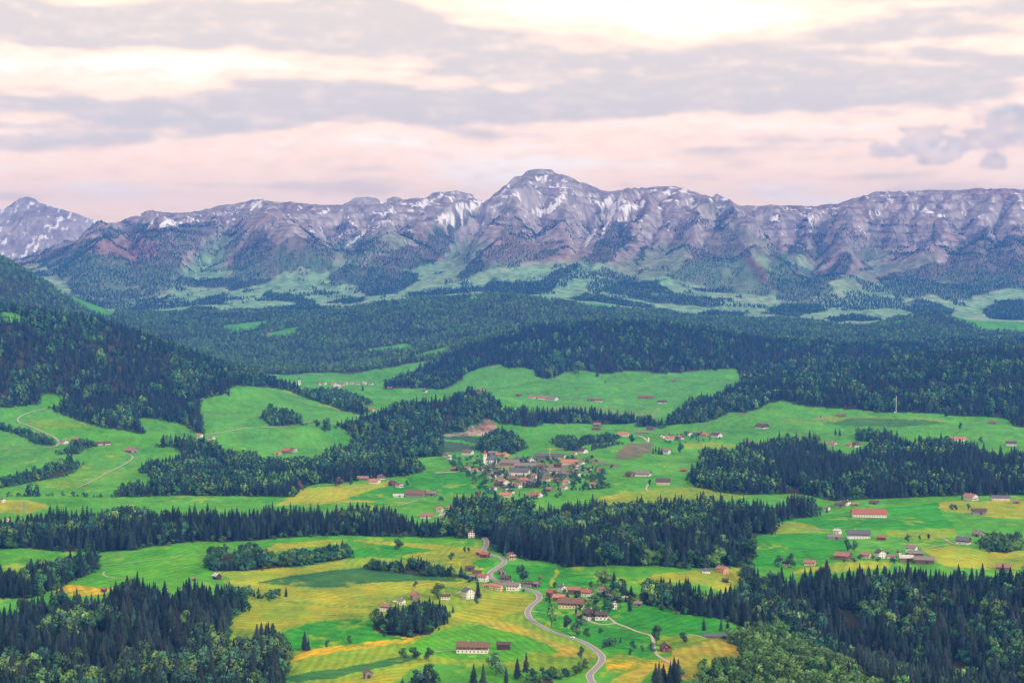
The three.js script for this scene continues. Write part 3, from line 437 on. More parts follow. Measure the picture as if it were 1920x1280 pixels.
snow('1440,404 1448,406 1464,410 1466,416 1448,416'); snow('1512,402 1518,398 1520,408 1530,414 1518,416'); snow('1802,404 1810,398 1818,405 1812,408');
firn(3, '640,470 660,456 685,434 700,430', '700,460 716,448 726,440', '850,352 846,370 862,366', '860,370 890,368 905,374', '780,388 830,366 848,372', '660,404 680,398', '600,424 606,440 612,446', '630,446 648,436 656,430', '640,402 660,418 668,426', '1002,346 1014,366', '988,342 994,354', '975,350 985,340', '930,372 950,352 965,340', '945,366 955,352', '920,388 940,386 946,390', '880,416 905,420 926,424', '1690,495 1697,487', '1711,497 1722,488 1734,478', '1623,532 1626,524', '1610,430 1625,436');
firn(2.4, '1460,395 1480,392 1500,394', '1500,402 1520,404 1535,402', '1540,394 1555,392', '1556,404 1574,398', '1460,418 1480,420', '1500,436 1520,434', '1464,440 1480,438', '1650,366 1675,364', '1655,372 1680,372', '1668,368 1670,380 1662,382', '1690,358 1720,360', '1705,370 1720,374', '1716,378 1735,380', '1640,378 1660,382', '1666,400 1690,392', '1728,364 1740,362', '1742,372 1752,374', '1764,366 1772,368', '1770,380 1784,384', '1835,366 1852,358', '1860,376 1868,374', '1850,408 1862,414', '1870,424 1872,430', '1886,390 1898,394', '1890,376 1900,376', '1912,386 1925,390', '1480,430 1500,428', '1230,372 1245,368', '1222,360 1232,354', '1196,414 1210,414', '1232,398 1240,384', '1186,368 1202,366', '1262,370 1270,378', '1268,390 1278,388', '1150,380 1146,396', '1180,398 1166,414', '1310,420 1312,424', '1282,436 1288,436');
firn(2.2, '400,404 425,400 450,396', '420,412 440,408', '450,410 470,402', '470,408 500,400', '440,394 460,386', '500,392 530,390', '520,398 545,406 560,410', '555,412 575,418', '536,424 552,432', '540,434 550,433', '500,420 520,424', '560,388 580,396', '576,392 588,396', '628,408 640,412', '660,390 680,386', '720,384 735,388', '740,402 760,400', '750,410 770,406', '700,412 690,424', '780,402 800,396', '790,412 810,404', '760,436 772,430', '690,462 700,458', '760,458 766,456', '348,400 370,404', '375,402 400,398');

// the ground's colour at a place: fields over meadow, forest floor under trees, heath, rock and snow on the range
const mixc = (a, b, t) => [a[0] + (b[0] - a[0]) * t, a[1] + (b[1] - a[1]) * t, a[2] + (b[2] - a[2]) * t];
const woodAt = (X, D) => { const k = D > 5500 ? 55 : 5, s = D > 5500 ? 90 : 16, u = X, v = D; X += fbm(u / s + 71, v / s, 3) * k; D += fbm(u / s, v / s + 33, 3) * k * 1.8; for (let i = 0; i < WOODS.length; i++) if (inside(WOODS[i].r, X, D)) { for (const c of CLEAR) if (inside(c, X, D)) return null; return WOODS[i]; } return null; };
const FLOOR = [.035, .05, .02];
function groundColor(X, D, h, up) {
  const n1 = fbm(X / 60, D / 90, 4), n2 = fbm(X / 9, D / 13 + 40, 3), n3 = vn(X / 2.3, D / 3.1);
  let c;
  if (D < 8500) c = mixc(GREEN, COOL, clamp(.5 + n1 * 1.2));
  else { const alt = h + n1 * 130 + fbm(X / 700 + 20, D / 1100, 3) * 240; c = mixc(mixc(PAST, PALE, clamp(.5 + n1)), HEATH, sstep(330, 520, alt)); c = mixc(c, ROCK, sstep(.86, .66, up) * sstep(380, 640, alt) * .9); }
  const wx = X + fbm(X / 14 + 80, D / 20, 2) * 3, wd = D + fbm(X / 14, D / 20 + 80, 2) * 5;
  for (let i = 0; i < FIELDS.length; i++) {
    const f = FIELDS[i], r = f.r;
    if (X < r.x0 - 30 || X > r.x1 + 30 || D < r.d0 - 60 || D > r.d1 + 60) continue;
    const e = f.edge, x = wx + n1 * e * 1.6 + n2 * e * .8, d = wd + fbm(X / 50 + 300, D / 70, 3) * e * 3.2;
    if (!inside(r, x, d)) continue;
    let q = f.c;
    if (q === ORANGE) q = mixc(OLIVE, ORANGE, clamp(.5 + n1 * 1.1 + n2 * 1.5 + n3 * .3)); else if (q === TAN || q === YEL) q = mixc(q, q === TAN ? YEL : OLIVE, clamp(.15 + fbm(X / 40 + 15, D / 26, 4) * 1.1 + n2 * .7));
    if (f.rows) { const bend = fbm(X / 240 + i, D / 300, 2) * 60, s = Math.sin((X * .35 + D * .94 + bend) / (f.rows > 1.2 ? 2.6 : 2.1)), t = vn(X / 30 + i * 9, D / 8); q = mixc(q, f.rows > 1.2 ? [.11, .13, .05] : OLIVE, clamp(.25 + s * .3 + t * .35) * Math.min(1, f.rows) * .85); }
    if (q === GRAV) { const cr = 1 + fbm(X / 5, D / 22, 4) * .9 + fbm(X / 22, D / 30 + 4, 3) * .5; q = [q[0] * cr, q[1] * cr, q[2] * cr]; }
    if (D < 4200 && e <= 8) { const a = i * 2.4, s = Math.sin((X * Math.cos(a) + D * Math.sin(a) + fbm(X / 90 + i, D / 90, 2) * 14) / (1.3 + i % 4 * .35)); const k = 1 + s * .12 * (1 - sstep(2300, 3200, D)); q = [q[0] * k, q[1] * k, q[2] * k]; }
    c = e > 8 ? mixc(c, q, .85) : q;
  }
  if (D < 9000) {
    const flower = sstep(.16, .5, fbm(X / 34 + 200, D / 60 + 7, 4)) * sstep(-.1, .3, n2);
    if (c[1] > c[0] * 1.6 && D < 3400) c = mixc(c, YEL, flower * .55);
    const k = 1 + n1 * .34 + n2 * .34 + n3 * .16, t = fbm(X / 22 + 60, D / 36, 3);
    c = [c[0] * (k + t * .45), c[1] * (k + t * .08), c[2] * (k - t * .2)];
  } else {
    const k = 1 + n1 * .35 + fbm(X / 26, D / 40, 3) * .7, lay = (h + fbm(X / 500, D / 500, 2) * 60) / 29, st = lay - Math.floor(lay);
    c = mixc(c, st < .35 ? ROCK : [.16, .125, .12], sstep(430, 620, h) * .38 * clamp(.5 + fbm(X / 90 + 31, D / 160, 3) * 1.6));
    c = mixc(c, RUST, sstep(.12, .4, fbm(X / 300 + 9, D / 420, 3)) * .45 * sstep(300, 480, h));
    c = c.map((v) => v * k);
  }
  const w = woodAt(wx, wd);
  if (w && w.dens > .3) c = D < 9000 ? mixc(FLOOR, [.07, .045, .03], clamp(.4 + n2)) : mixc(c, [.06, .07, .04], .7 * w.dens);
  if (D > 11000) {
    let s = 0;
    const sx = X + fbm(X / 20, D / 30, 4) * 26, sd = D + fbm(X / 20 + 50, D / 30, 4) * 56, bare = fbm(X / 13 + 8, D / 60 + X / 50, 3);
    if (bare < .2) for (const r of SNOW) if (inside(r, sx, sd)) { s = 1; break; }
    if (!s && h > 640) {                                            // scattered remnants along the beds
      const bed = (h + fbm(X / 500, D / 500, 2) * 60) / 58, fr = bed - Math.floor(bed);
      const v = fbm(X / 75 + 11, D / 200, 4) + .35 * fbm(X / 14, D / 30, 3);
      if (fr > .1 && fr < .38 && v > lerp(.5, .34, sstep(640, 900, h)) && up > .55) s = 1;
    }
    if (s) c = [.86, .84, .84];
  }
  return c;
}

// ---------------------------------------------------------------- the land itself
const groundMat = new THREE.MeshStandardMaterial({ vertexColors: true, roughness: 1, metalness: 0 });
groundMat.specularIntensity = .2;
function land(name, label, a0, a1, na, rows, heightOf = height, colorOf = groundColor, wings = 0) {
  const nd = rows.length, P = new Float32Array(na * nd * 3), N = new Float32Array(na * nd * 3), C = new Float32Array(na * nd * 3), I = new Uint32Array((na - 1) * (nd - 1) * 6);
  let o = 0;
  for (let j = 0; j < nd; j++) for (let i = 0; i < na; i++, o += 3) {
    const D = rows[j], u = i / (na - 1) * 2 - 1, X = wings ? Math.sign(u) * (Math.abs(u) < .93 ? Math.abs(u) / .93 * a1 * D : a1 * D + Math.pow((Math.abs(u) - .93) / .07, 1.5) * (420 + .05 * D)) : lerp(a0, a1, i / (na - 1)) * D, h = heightOf(X, D), e = Math.max(1.2, D * .0006);
    const gx = (heightOf(X + e, D) - heightOf(X - e, D)) / (2 * e), gd = (heightOf(X, D + e) - heightOf(X, D - e)) / (2 * e), l = 1 / Math.hypot(gx, 1, gd);
    P[o] = X; P[o + 1] = h; P[o + 2] = -D; N[o] = -gx * l; N[o + 1] = l; N[o + 2] = gd * l;
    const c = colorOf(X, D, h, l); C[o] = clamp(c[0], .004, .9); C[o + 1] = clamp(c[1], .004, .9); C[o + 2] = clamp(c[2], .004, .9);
  }
  o = 0;
  for (let j = 0; j < nd - 1; j++) for (let i = 0; i < na - 1; i++) { const a = j * na + i, b = a + 1, c = a + na, d = c + 1; I[o++] = a; I[o++] = b; I[o++] = c; I[o++] = b; I[o++] = d; I[o++] = c; }
  const g = new THREE.BufferGeometry();
  g.setAttribute('position', new THREE.BufferAttribute(P, 3)); g.setAttribute('normal', new THREE.BufferAttribute(N, 3)); g.setAttribute('color', new THREE.BufferAttribute(C, 3)); g.setIndex(new THREE.BufferAttribute(I, 1));
  const m = new THREE.Mesh(g, groundMat); m.name = name; m.receiveShadow = m.castShadow = true; m.userData = { kind: 'structure', label };
  scene.add(m); return m;
}
const Q = globalThis.LAND_DETAIL ?? 1, rowsOf = (n, f) => Array.from({ length: n + 1 }, (_, i) => f(i / n));
const SIDE = .322, COLS = Math.round(1000 * Q);
land('near_hillside', 'grassy hillside falling away below the viewpoint', -SIDE, SIDE, 160, rowsOf(60, (t) => 40 * Math.pow(1330 / 40, t)), height, groundColor, 1);
land('valley_ground', 'green and yellow meadows of the valley floor', -SIDE, SIDE, COLS, rowsOf(Math.round(520 * Q), (t) => 1 / lerp(1 / 1330, 1 / 5700, t)), height, groundColor, 1);
land('foothills_terrain', 'wooded foothills across the middle distance', -SIDE, SIDE, Math.round(760 * Q), rowsOf(Math.round(170 * Q), (t) => lerp(5700, 9300, t)), height, groundColor, 1);
land('mountain_range', 'long mountain range with snow patches along the skyline', -SIDE, SIDE, COLS, rowsOf(Math.round(430 * Q), (t) => lerp(9300, 13900, t)), height, groundColor, 1);
// far peaks beyond the range
function peak(name, label, crest, Dc, depth, foot, px0, px1, nx, ny, snowline) {
  const pts = crest.trim().split(/\s+/).map((s) => s.split(',').map(Number));
  const top = (px) => { let i = 0; while (i < pts.length - 2 && px > pts[i + 1][0]) i++; const [x0, y0] = pts[i], [x1, y1] = pts[i + 1], t = clamp((px - x0) / (x1 - x0)); return EYE + bearing(px, lerp(y0, y1, t * t * (3 - 2 * t) * .5 + t * .5))[1] * Dc; };
  const hf = (X, D) => {
    const a = X / D, px = 960 + a * F, t = (Dc - D) / depth, ht = top(px), q = t >= 0 ? 1 - Math.pow(clamp(t), .8) : 1 + t * 1.4;
    const rib = ridged(X / 300 + fbm(X / 700, D / 700) * 1.2, D / 1500, 4) * 85 * sstep(0, .12, t), bump = fbm(X / 90, D / 120, 4) * 34 * sstep(-.02, .1, t);
    let h = lerp(foot, ht, q) + rib + bump;
    const bed = (h + X * .12) / 90, fr = bed - Math.floor(bed); h += 16 * (sstep(.2, .8, fr) - fr) * sstep(0, .05, t);
    return h;
  };
  const cf = (X, D, h, up) => {
    let c = mixc(ROCK, HEATH, clamp(.35 + fbm(X / 400, D / 500, 3))); c = c.map((v) => v * (1 + fbm(X / 40, D / 60, 3) * .5));
    c = mixc(c, PALE, sstep(250, 40, h) * .7);
    const bed = (h + X * .12) / 90, fr = bed - Math.floor(bed), v = fbm(X / 26 + 4, D / 170, 4) + .3 * ridged(X / 45 + h / 120, D / 200, 3), big = fbm(X / 220, D / 260, 2);
    if (h > snowline && ((v > .33 - big * .3 && fr < .34) || v > .52 - big * .3)) c = [.84, .83, .84];
    return c;
  };
  const a0 = (px0 - 960) / F, a1 = (px1 - 960) / F;
  return land(name, label, a0, a1, nx, rowsOf(ny, (t) => lerp(Dc - depth, Dc + depth * .25, t)), hf, cf);
}
peak('far_mountain', 'pale grey snow-streaked mountain at the far left', '-120,420 -60,396 0,393 20,389 40,382 60,384 85,386 110,390 140,399 170,410 205,424 240,440 300,470', 15000, 2300, 0, -130, 290, 260, 200, 260);
peak('far_summit', 'small pale summit looking over the far left mountain', '-60,430 0,400 18,386 30,377 40,371 52,368 66,372 76,380 90,384 110,392 150,430', 16200, 1100, 400, -60, 150, 150, 70, 560);
peak('distant_peak', 'tiny distant peak in the notch of the left skyline', '200,435 215,424 228,415 237,409 246,414 256,425 270,440', 15600, 900, 300, 195, 275, 60, 40, 700);
peak('back_ridge', 'jagged grey ridge behind the central skyline', '600,410 625,394 640,385 652,379 668,370 690,369 705,371 716,378 728,372 740,368 752,371 758,378 775,392 800,410', 14600, 800, 500, 600, 800, 170, 60, 800);
// ---------------------------------------------------------------- trees
const numbers = new Map();
const numbered = (n) => { const k = numbers.get(n) ?? 0; numbers.set(n, k + 1); return k ? n + '_' + String(k).padStart(3, '0') : n; };
const geo = (P, N, C, I) => { const g = new THREE.BufferGeometry(); g.setAttribute('position', new THREE.Float32BufferAttribute(P, 3)); if (N) g.setAttribute('normal', new THREE.Float32BufferAttribute(N, 3)); if (C) g.setAttribute('color', new THREE.Float32BufferAttribute(C, 3)); g.setIndex(I); if (!N) g.computeVertexNormals(); return g; };
// spruce of unit height: whorls of drooping ragged boughs on a straight stem
function spruceCrown(seed, tiers, seg, base = .1, fat = .19) {
  const r = rng(seed), P = [], N = [], C = [], I = [];
  const lean = [(r() - .5) * .03, (r() - .5) * .03];
  for (let t = 0; t < tiers; t++) {
    const f = t / tiers, y = lerp(base, .985, Math.pow(f, .92)), R = fat * Math.pow(1 - f, .82) * (.82 + r() * .36) + .012, H = lerp(.17, .075, f) * (9 / Math.max(6, tiers) * .5 + .6), turn = r() * 6.28, cx = lean[0] * y, cz = lean[1] * y, o = P.length / 3, v = .8 + r() * .35;
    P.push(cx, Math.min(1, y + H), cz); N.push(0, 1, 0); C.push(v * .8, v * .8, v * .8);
    for (let k = 0; k < seg * 2; k++) {
      const a = turn + k / (seg * 2) * 6.2832 + (r() - .5) * .25, out = k % 2 === 0, q = R * (out ? .8 + r() * .42 : .42 + r() * .2), dy = out ? -.012 - r() * .035 : .018 + r() * .02;
      P.push(cx + Math.cos(a) * q, Math.max(.02, y + dy), cz + Math.sin(a) * q);
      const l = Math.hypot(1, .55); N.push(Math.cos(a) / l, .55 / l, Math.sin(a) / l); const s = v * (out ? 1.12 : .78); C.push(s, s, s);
    }
    for (let k = 0; k < seg * 2; k++) I.push(o, o + 1 + (k + 1) % (seg * 2), o + 1 + k);
  }
  return geo(P, N, C, I);
}
const stem = (r0, r1, h, n = 5) => { const g = new THREE.CylinderGeometry(r1, r0, h, n, 1, true); g.translate(0, h / 2, 0); g.deleteAttribute('uv'); return g; };
const tinted = (g, c) => { const n = g.attributes.position.count, a = new Float32Array(n * 3); for (let i = 0; i < n; i++) a.set(c, i * 3); g.setAttribute('color', new THREE.BufferAttribute(a, 3)); return g; };
// broadleaf of unit height: lobes of leaf sprays round a forked stem
function leafCrown(seed, count, size, squat = 1, lowest = .16) {
  const r = rng(seed), P = [], N = [], C = [], I = [], lobes = [];
  const nl = 6 + Math.floor(r() * 4);
  for (let i = 0; i < nl; i++) { const a = i / nl * 6.28 + r(), q = .07 + r() * .21, y = lerp(lowest + .14, .80, (i + r() * .6) / nl); lobes.push([Math.cos(a) * q * squat, y, Math.sin(a) * q * squat, .13 + r() * .09]); }
  lobes.push([0, .84, 0, .13], [0, .55, 0, .2]);
  for (let i = 0; i < count; i++) {
    const L = lobes[Math.floor(r() * lobes.length)], u = r() * 2 - 1, a = r() * 6.2832, s = Math.sqrt(1 - u * u), rad = L[3] * Math.pow(r(), .28) * (.85 + r() * .3);
    const d = [s * Math.cos(a), u, s * Math.sin(a)], x = L[0] + d[0] * rad * squat, y = Math.min(1, L[1] + d[1] * rad), z = L[2] + d[2] * rad * squat;
    const k = size * (.6 + r() * .8), nx = d[0] + (r() - .5) * 1.1, ny = d[1] + .35 + (r() - .5) * 1.1, nz = d[2] + (r() - .5) * 1.1, l = 1 / Math.hypot(nx, ny, nz), n = [nx * l, ny * l, nz * l];
    let t = [-n[2], r() - .5, n[0]]; const tl = 1 / Math.hypot(...t); t = t.map((v) => v * tl);
    const b = [n[1] * t[2] - n[2] * t[1], n[2] * t[0] - n[0] * t[2], n[0] * t[1] - n[1] * t[0]], o = P.length / 3, v = .72 + r() * .5;
    for (const [p, q] of [[-1, -.55], [.15, -1], [1, .35], [-.25, .9]]) { P.push(x + (t[0] * p + b[0] * q) * k, y + (t[1] * p + b[1] * q) * k, z + (t[2] * p + b[2] * q) * k); const m = 1 / Math.hypot(d[0] + n[0], d[1] + n[1] + .3, d[2] + n[2]); N.push((d[0] + n[0]) * m, (d[1] + n[1] + .3) * m, (d[2] + n[2]) * m); C.push(v, v, v * (.9 + r() * .2)); }
    I.push(o, o + 1, o + 2, o, o + 2, o + 3);
  }
  return geo(P, N, C, I);
}
const BARK = [1.25, .6, .75];                                       // bark tint over the leaf colour for trees built as one mesh
const whole = (crown, trunk) => mergeGeometries([crown, tinted(trunk, BARK)]);
const needle = new THREE.MeshStandardMaterial({ vertexColors: true, roughness: .95, side: THREE.DoubleSide }), leafy = new THREE.MeshStandardMaterial({ vertexColors: true, roughness: .85, side: THREE.DoubleSide });
needle.specularIntensity = .25; leafy.specularIntensity = .3;
const bark = new THREE.MeshStandardMaterial({ color: new THREE.Color().setRGB(.10, .072, .055), roughness: 1 });
const KIND = {
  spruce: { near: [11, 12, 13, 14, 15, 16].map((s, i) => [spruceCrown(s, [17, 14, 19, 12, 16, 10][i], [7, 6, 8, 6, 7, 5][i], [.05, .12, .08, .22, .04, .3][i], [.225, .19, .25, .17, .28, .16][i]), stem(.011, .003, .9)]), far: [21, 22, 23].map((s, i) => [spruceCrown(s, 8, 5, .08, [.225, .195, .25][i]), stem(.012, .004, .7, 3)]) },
  leaf: { near: [31, 32, 33, 34, 35].map((s, i) => [leafCrown(s, 760, .038, [1, .85, 1.15, .7, 1.25][i], [.12, .2, .08, .14, .06][i]), stem(.022, .008, .6)]), far: [41, 42, 43].map((s, i) => [leafCrown(s, 150, .068, [1, .85, 1.15][i], .08), stem(.022, .01, .5, 3)]) },
};
for (const k of Object.values(KIND)) for (const q of [k.near, k.far]) for (const p of q) p.push(whole(p[0], p[1].clone()));
const tree = [];                                                     // { X, D, h, size, kind, variant, hue, wood, turn }
const toPhoto = (X, Y, D) => { const y = Y - EYE, f = D * CP - y * SP, u = y * CP + D * SP; return [960 + F * X / f, 640 - F * u / f, f]; };
{
  const r = rng(99), got = new Set();
  for (const w of WOODS) {
    const R = w.r, far = R.d0 > 5500, mid = (R.d0 + R.d1) / 2, s = 6.1 * Math.pow(Math.max(mid, 1900) / 1900, .72) / Math.sqrt(w.dens) * (w.tree < 18 && !far ? .8 : 1) * (w.name === 'alpine' ? .68 : 1);
    for (let D = R.d0; D < R.d1; D += s) for (let X = R.x0; X < R.x1; X += s) {
      const x = X + (r() - .5) * s * .95, d = D + (r() - .5) * s * .95, a = r(), b = r(), c = r(), e = r();
      if (Math.abs(x) > .32 * d + 170 || !inside(R, x, d) || woodAt(x, d) !== w) continue;
      const patch = fbm(x / 70 + 40, d / 90, 3), h = height(x, d);
      if (w.name === 'alpine') { const gap = fbm(x / 120 + 5, d / 170, 4); if (gap < lerp(.3, -.5, w.dens) || h > 720 + patch * 200) continue; }
      const leafShare = clamp(1 - w.spruce + patch * 1.1 - (w.spruce > .7 ? .06 : 0)), isLeaf = a < leafShare, size = w.tree * (isLeaf ? .48 + b * .56 : .5 + b * .64 + (b > .93 ? .14 : 0)) * (.9 + patch * .25);
      if (d < 5500 && w.dens > .8 && fbm(x / 28 + 9, d / 42, 3) > .3) continue;
      if (w.dens < .3 && patch + e * .5 < .05) continue;
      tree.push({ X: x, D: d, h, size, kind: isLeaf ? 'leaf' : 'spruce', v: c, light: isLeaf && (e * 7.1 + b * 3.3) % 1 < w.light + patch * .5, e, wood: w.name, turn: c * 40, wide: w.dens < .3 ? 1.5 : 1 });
    }
  }
}
{                                                                    // ribs and loose clumps of trees on the range and the high pastures
  const r = rng(123);
  for (let D = 9300; D < 12950; D += 15) for (let X = -.33 * D; X < .33 * D; X += 15) {
    const x = X + (r() - .5) * 15, d = D + (r() - .5) * 15, b = r(), c = r(), e = r(), a = r();
    const w = fbm(x / 900, d / 900 + 50, 3), rib = ridged(x / 420 + w * 1.1, d / 1500 + w, 3) + .45 * ridged(x / 120 + w * 4, d / 700, 3), gap = fbm(x / 90 + 5, d / 150, 4);
    const clump = fbm(x / 430 + 77, d / 480, 3);
    if (d < 11000 ? clump + gap * .6 < .16 && rib * .55 + gap < .66 : rib * .55 + gap < .42) continue;
    const h = height(x, d);
    if (h < 150 || h > 690 + gap * 200 || woodAt(x, d)) continue;
    let snowy = false; for (const s of SNOW) if (inside(s, x, d)) { snowy = true; break; }
    if (snowy) continue;
    const isLeaf = a < .22;
    tree.push({ X: x, D: d, h, size: (isLeaf ? 12 : 17) * (.6 + b * .6), kind: isLeaf ? 'leaf' : 'spruce', v: c, light: e < .2, e, wood: 'alpine', turn: c * 40 });
  }
}
{                                                                    // bushes and young trees along the wood edges
  const r = rng(555);
  for (const w of WOODS) if (w.r.d0 < 3900 && w.dens > .3) for (let i = 0; i < w.r.n; i++) {
    const j = (i + 1) % w.r.n, L = Math.hypot(w.r.X[j] - w.r.X[i], w.r.D[j] - w.r.D[i]), n = Math.min(40, Math.floor(L / 4.5));
    for (let k = 0; k < n; k++) {
      const t = (k + r()) / n, x = lerp(w.r.X[i], w.r.X[j], t) + (r() - .5) * 11, d = lerp(w.r.D[i], w.r.D[j], t) + (r() - .5) * 13, b = r(), c = r(), e = r();
      if (b < .45 || Math.abs(x) > .32 * d + 170) continue;
      tree.push({ X: x, D: d, h: height(x, d), size: 2.2 + b * b * 6.5, kind: c < .2 ? 'spruce' : 'leaf', v: c, light: e < .4, e, wood: w.name, turn: c * 40, wide: 1.35 });
    }
  }
}
const treeColor = (t) => {
  const k = .62 + t.e * t.e * 1.1, q = (t.v * 7.3) % 1;
  if (t.kind === 'spruce') return t.e > .992 ? [.05, .042, .042] : [(.016 + q * .012) * k, (.036 + q * .016) * k, (.034 + (1 - q) * .014) * k];
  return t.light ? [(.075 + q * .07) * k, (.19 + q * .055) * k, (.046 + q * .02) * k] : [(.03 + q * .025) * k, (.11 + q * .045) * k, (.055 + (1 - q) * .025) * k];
};
// the trees that show largest are things of their own; the rest of each wood is one mass
const WOODNAME = { lower_left: ['forest at the lower left corner', 'mixed forest filling the lower left corner'], left_point: ['spruce wood at the left edge', 'spruce wood reaching in from the left edge above the lower forest'], left_belt: ['long forest belt on the left', 'long dark forest belt behind the near fields on the left'], left_wood: ['mixed wood left of the village', 'mixed wood on the rise left of the village'], gorge: ['gorge forest', 'mixed forest along the gorge behind the village'], gorge_knoll: ['knoll wood', 'round broadleaf wood beside the gravel cliff'], belt_centre: ['spruce belt', 'dark spruce belt below the central meadow'], centre_hill: ['wooded hill', 'wooded hill in the centre middle distance'], right_hill: ['right hillside forest', 'dark forest on the hillside at the right'], right_belt: ['right forest belt', 'dense spruce forest belt at right below the plateau meadow'], plateau_copse: ['copse', 'small copse by the houses above the right forest belt'], centre_belt: ['central forest', 'dense spruce forest right of the winding road'], lower_right: ['lower right forest', 'dark forest filling the lower right corner'], spruce_row: ['spruce row', 'row of spruces behind the bright meadow right of the hamlet'], light_slope: ['slope wood', 'light green broadleaf trees on the slope at lower right'], field_copse: ['field copse', 'dark copse standing alone in the yellow fields'], hedge_west: ['field hedge', 'broadleaf hedgerow between the near fields on the left'], hedge_east: ['field hedge', 'dark hedgerow running to the roadside houses'], left_strip_upper: ['tree strip', 'upper strip of broadleaf trees at the left edge meadow'], left_strip_lower: ['tree strip', 'lower strip of broadleaf trees at the left edge meadow'], left_farm_trees: ['farm trees', 'broadleaf trees round the left meadow farm'], left_hill: ['left hill forest', 'dark forest covering the hill at the left'], left_meadow_wood: ['meadow wood', 'small round wood in the left middle meadow'], left_ridge_trees: ['ridge trees', 'trees along the ridge left of the far town'], river_trees: ['riverside trees', 'broadleaf trees along the stream behind the village'], river_hedge: ['hedge', 'low hedge curving above the ploughed field'], river_bank: ['bank trees', 'pale bank trees at the foot of the right hillside'], right_bushes: ['light bushes', 'light green bushes at the right edge by the dark red house'], village_edge: ['village trees', 'broadleaf trees at the right end of the village'], village_south: ['village trees', 'broadleaf trees in front of the village'], village_grove: ['garden trees', 'garden trees among the village houses'], village_green: ['garden trees', 'trees around the village church'], blue_range: ['blue forest', 'hazy blue forest on the long middle range'], far_left_hill: ['far hillside forest', 'forest on the steep far hillside at the left edge'], bottom_spruces: ['dense spruce block', 'dense block of spruces at the bottom edge below the red cabin'], bottom_clump: ['spruce clump', 'clump of spruces at the bottom edge left of the farmhouse trees'], bottom_hedge: ['bottom hedge', 'leafy hedge at the bottom edge left of the road'], field_thuja: ['conifer row', 'short row of clipped conifers in the left yellow field'], hamlet_hedge: ['hedge', 'dark clipped hedge on the slope between road and red cabin'], village_gardens: ['village gardens', 'garden trees scattered through the village'], hamlet_gardens: ['hamlet gardens', 'garden trees between the houses of the hamlet'], road_gardens: ['roadside gardens', 'garden bushes round the roadside houses'], farm_gardens: ['farm gardens', 'garden bushes along the right-hand farm row'], upper_gardens: ['upper hamlet gardens', 'garden trees of the upper hamlet'], gully_trees: ['gully trees', 'broadleaf trees in the gully at lower right'], alpine: ['mountain forest', 'scattered mountain forest on the spurs of the range'] };
function single(kind, v, label, category, group, X, D, size, turn, color, y = height(X, D)) {
  const set = KIND[kind].near, [crown, trunk] = set[Math.floor(v * set.length) % set.length], o = new THREE.Group();
  o.name = numbered(kind === 'spruce' ? 'spruce_tree' : 'broadleaf_tree');
  o.userData = { label, category, ...(group ? { group } : {}) };
  const t = new THREE.Mesh(trunk, bark), c = new THREE.Mesh(crown, color); t.name = 'trunk'; c.name = 'crown'; t.castShadow = c.castShadow = t.receiveShadow = c.receiveShadow = true;
  o.add(t, c); o.position.set(X, y - .15, -D); o.scale.setScalar(size); o.rotation.y = turn; scene.add(o); return o;
}
const hueMat = new Map();
function hue(kind, c) {                                              // a dozen leaf colours shared by the single trees
  const key = kind + c.map((v) => Math.round(v * 60)).join(); if (!hueMat.has(key)) { const m = (kind === 'spruce' ? needle : leafy).clone(); m.color = new THREE.Color().setRGB(...c.map((v) => Math.max(.008, Math.round(v * 60) / 60))); hueMat.set(key, m); }
  return hueMat.get(key);
}
// ---------------------------------------------------------------- roads and tracks
const plain = (r, g, b, rough = .9) => new THREE.MeshStandardMaterial({ color: new THREE.Color().setRGB(r, g, b), roughness: rough });
function grain(w, h, f) { const d = new Uint8Array(w * h * 4); for (let y = 0; y < h; y++) for (let x = 0; x < w; x++) { const v = f(x, y), o = (y * w + x) * 4; d[o] = clamp(v[0]) * 255; d[o + 1] = clamp(v[1]) * 255; d[o + 2] = clamp(v[2]) * 255; d[o + 3] = 255; } const t = new THREE.DataTexture(d, w, h); t.wrapS = t.wrapT = THREE.RepeatWrapping; t.magFilter = THREE.LinearFilter; t.needsUpdate = true; return t; }
const speck = (rough, lo, hi) => (x, y) => { const v = lerp(lo, hi, clamp(.5 + fbm(x / rough, y / rough, 4) * .8 + TAB[(y * 256 + x) & 65535] * .12)); return [v, v, v]; };
const asphalt = plain(.26, .25, .255); asphalt.map = grain(256, 256, speck(34, .72, 1));
const gravel = plain(.44, .40, .32); gravel.map = grain(256, 256, speck(20, .7, 1));
const paint = plain(.72, .71, .69);
function mapLine(text, d0 = 1250, d1 = 5000) { const p = text.trim().split(/\s+/).map((s) => { const [x, y] = s.split(',').map(Number), [X, D] = survey(x, y, d0, d1); return new THREE.Vector3(X, 0, D); }); return new THREE.CatmullRomCurve3(p, false, 'centripetal'); }
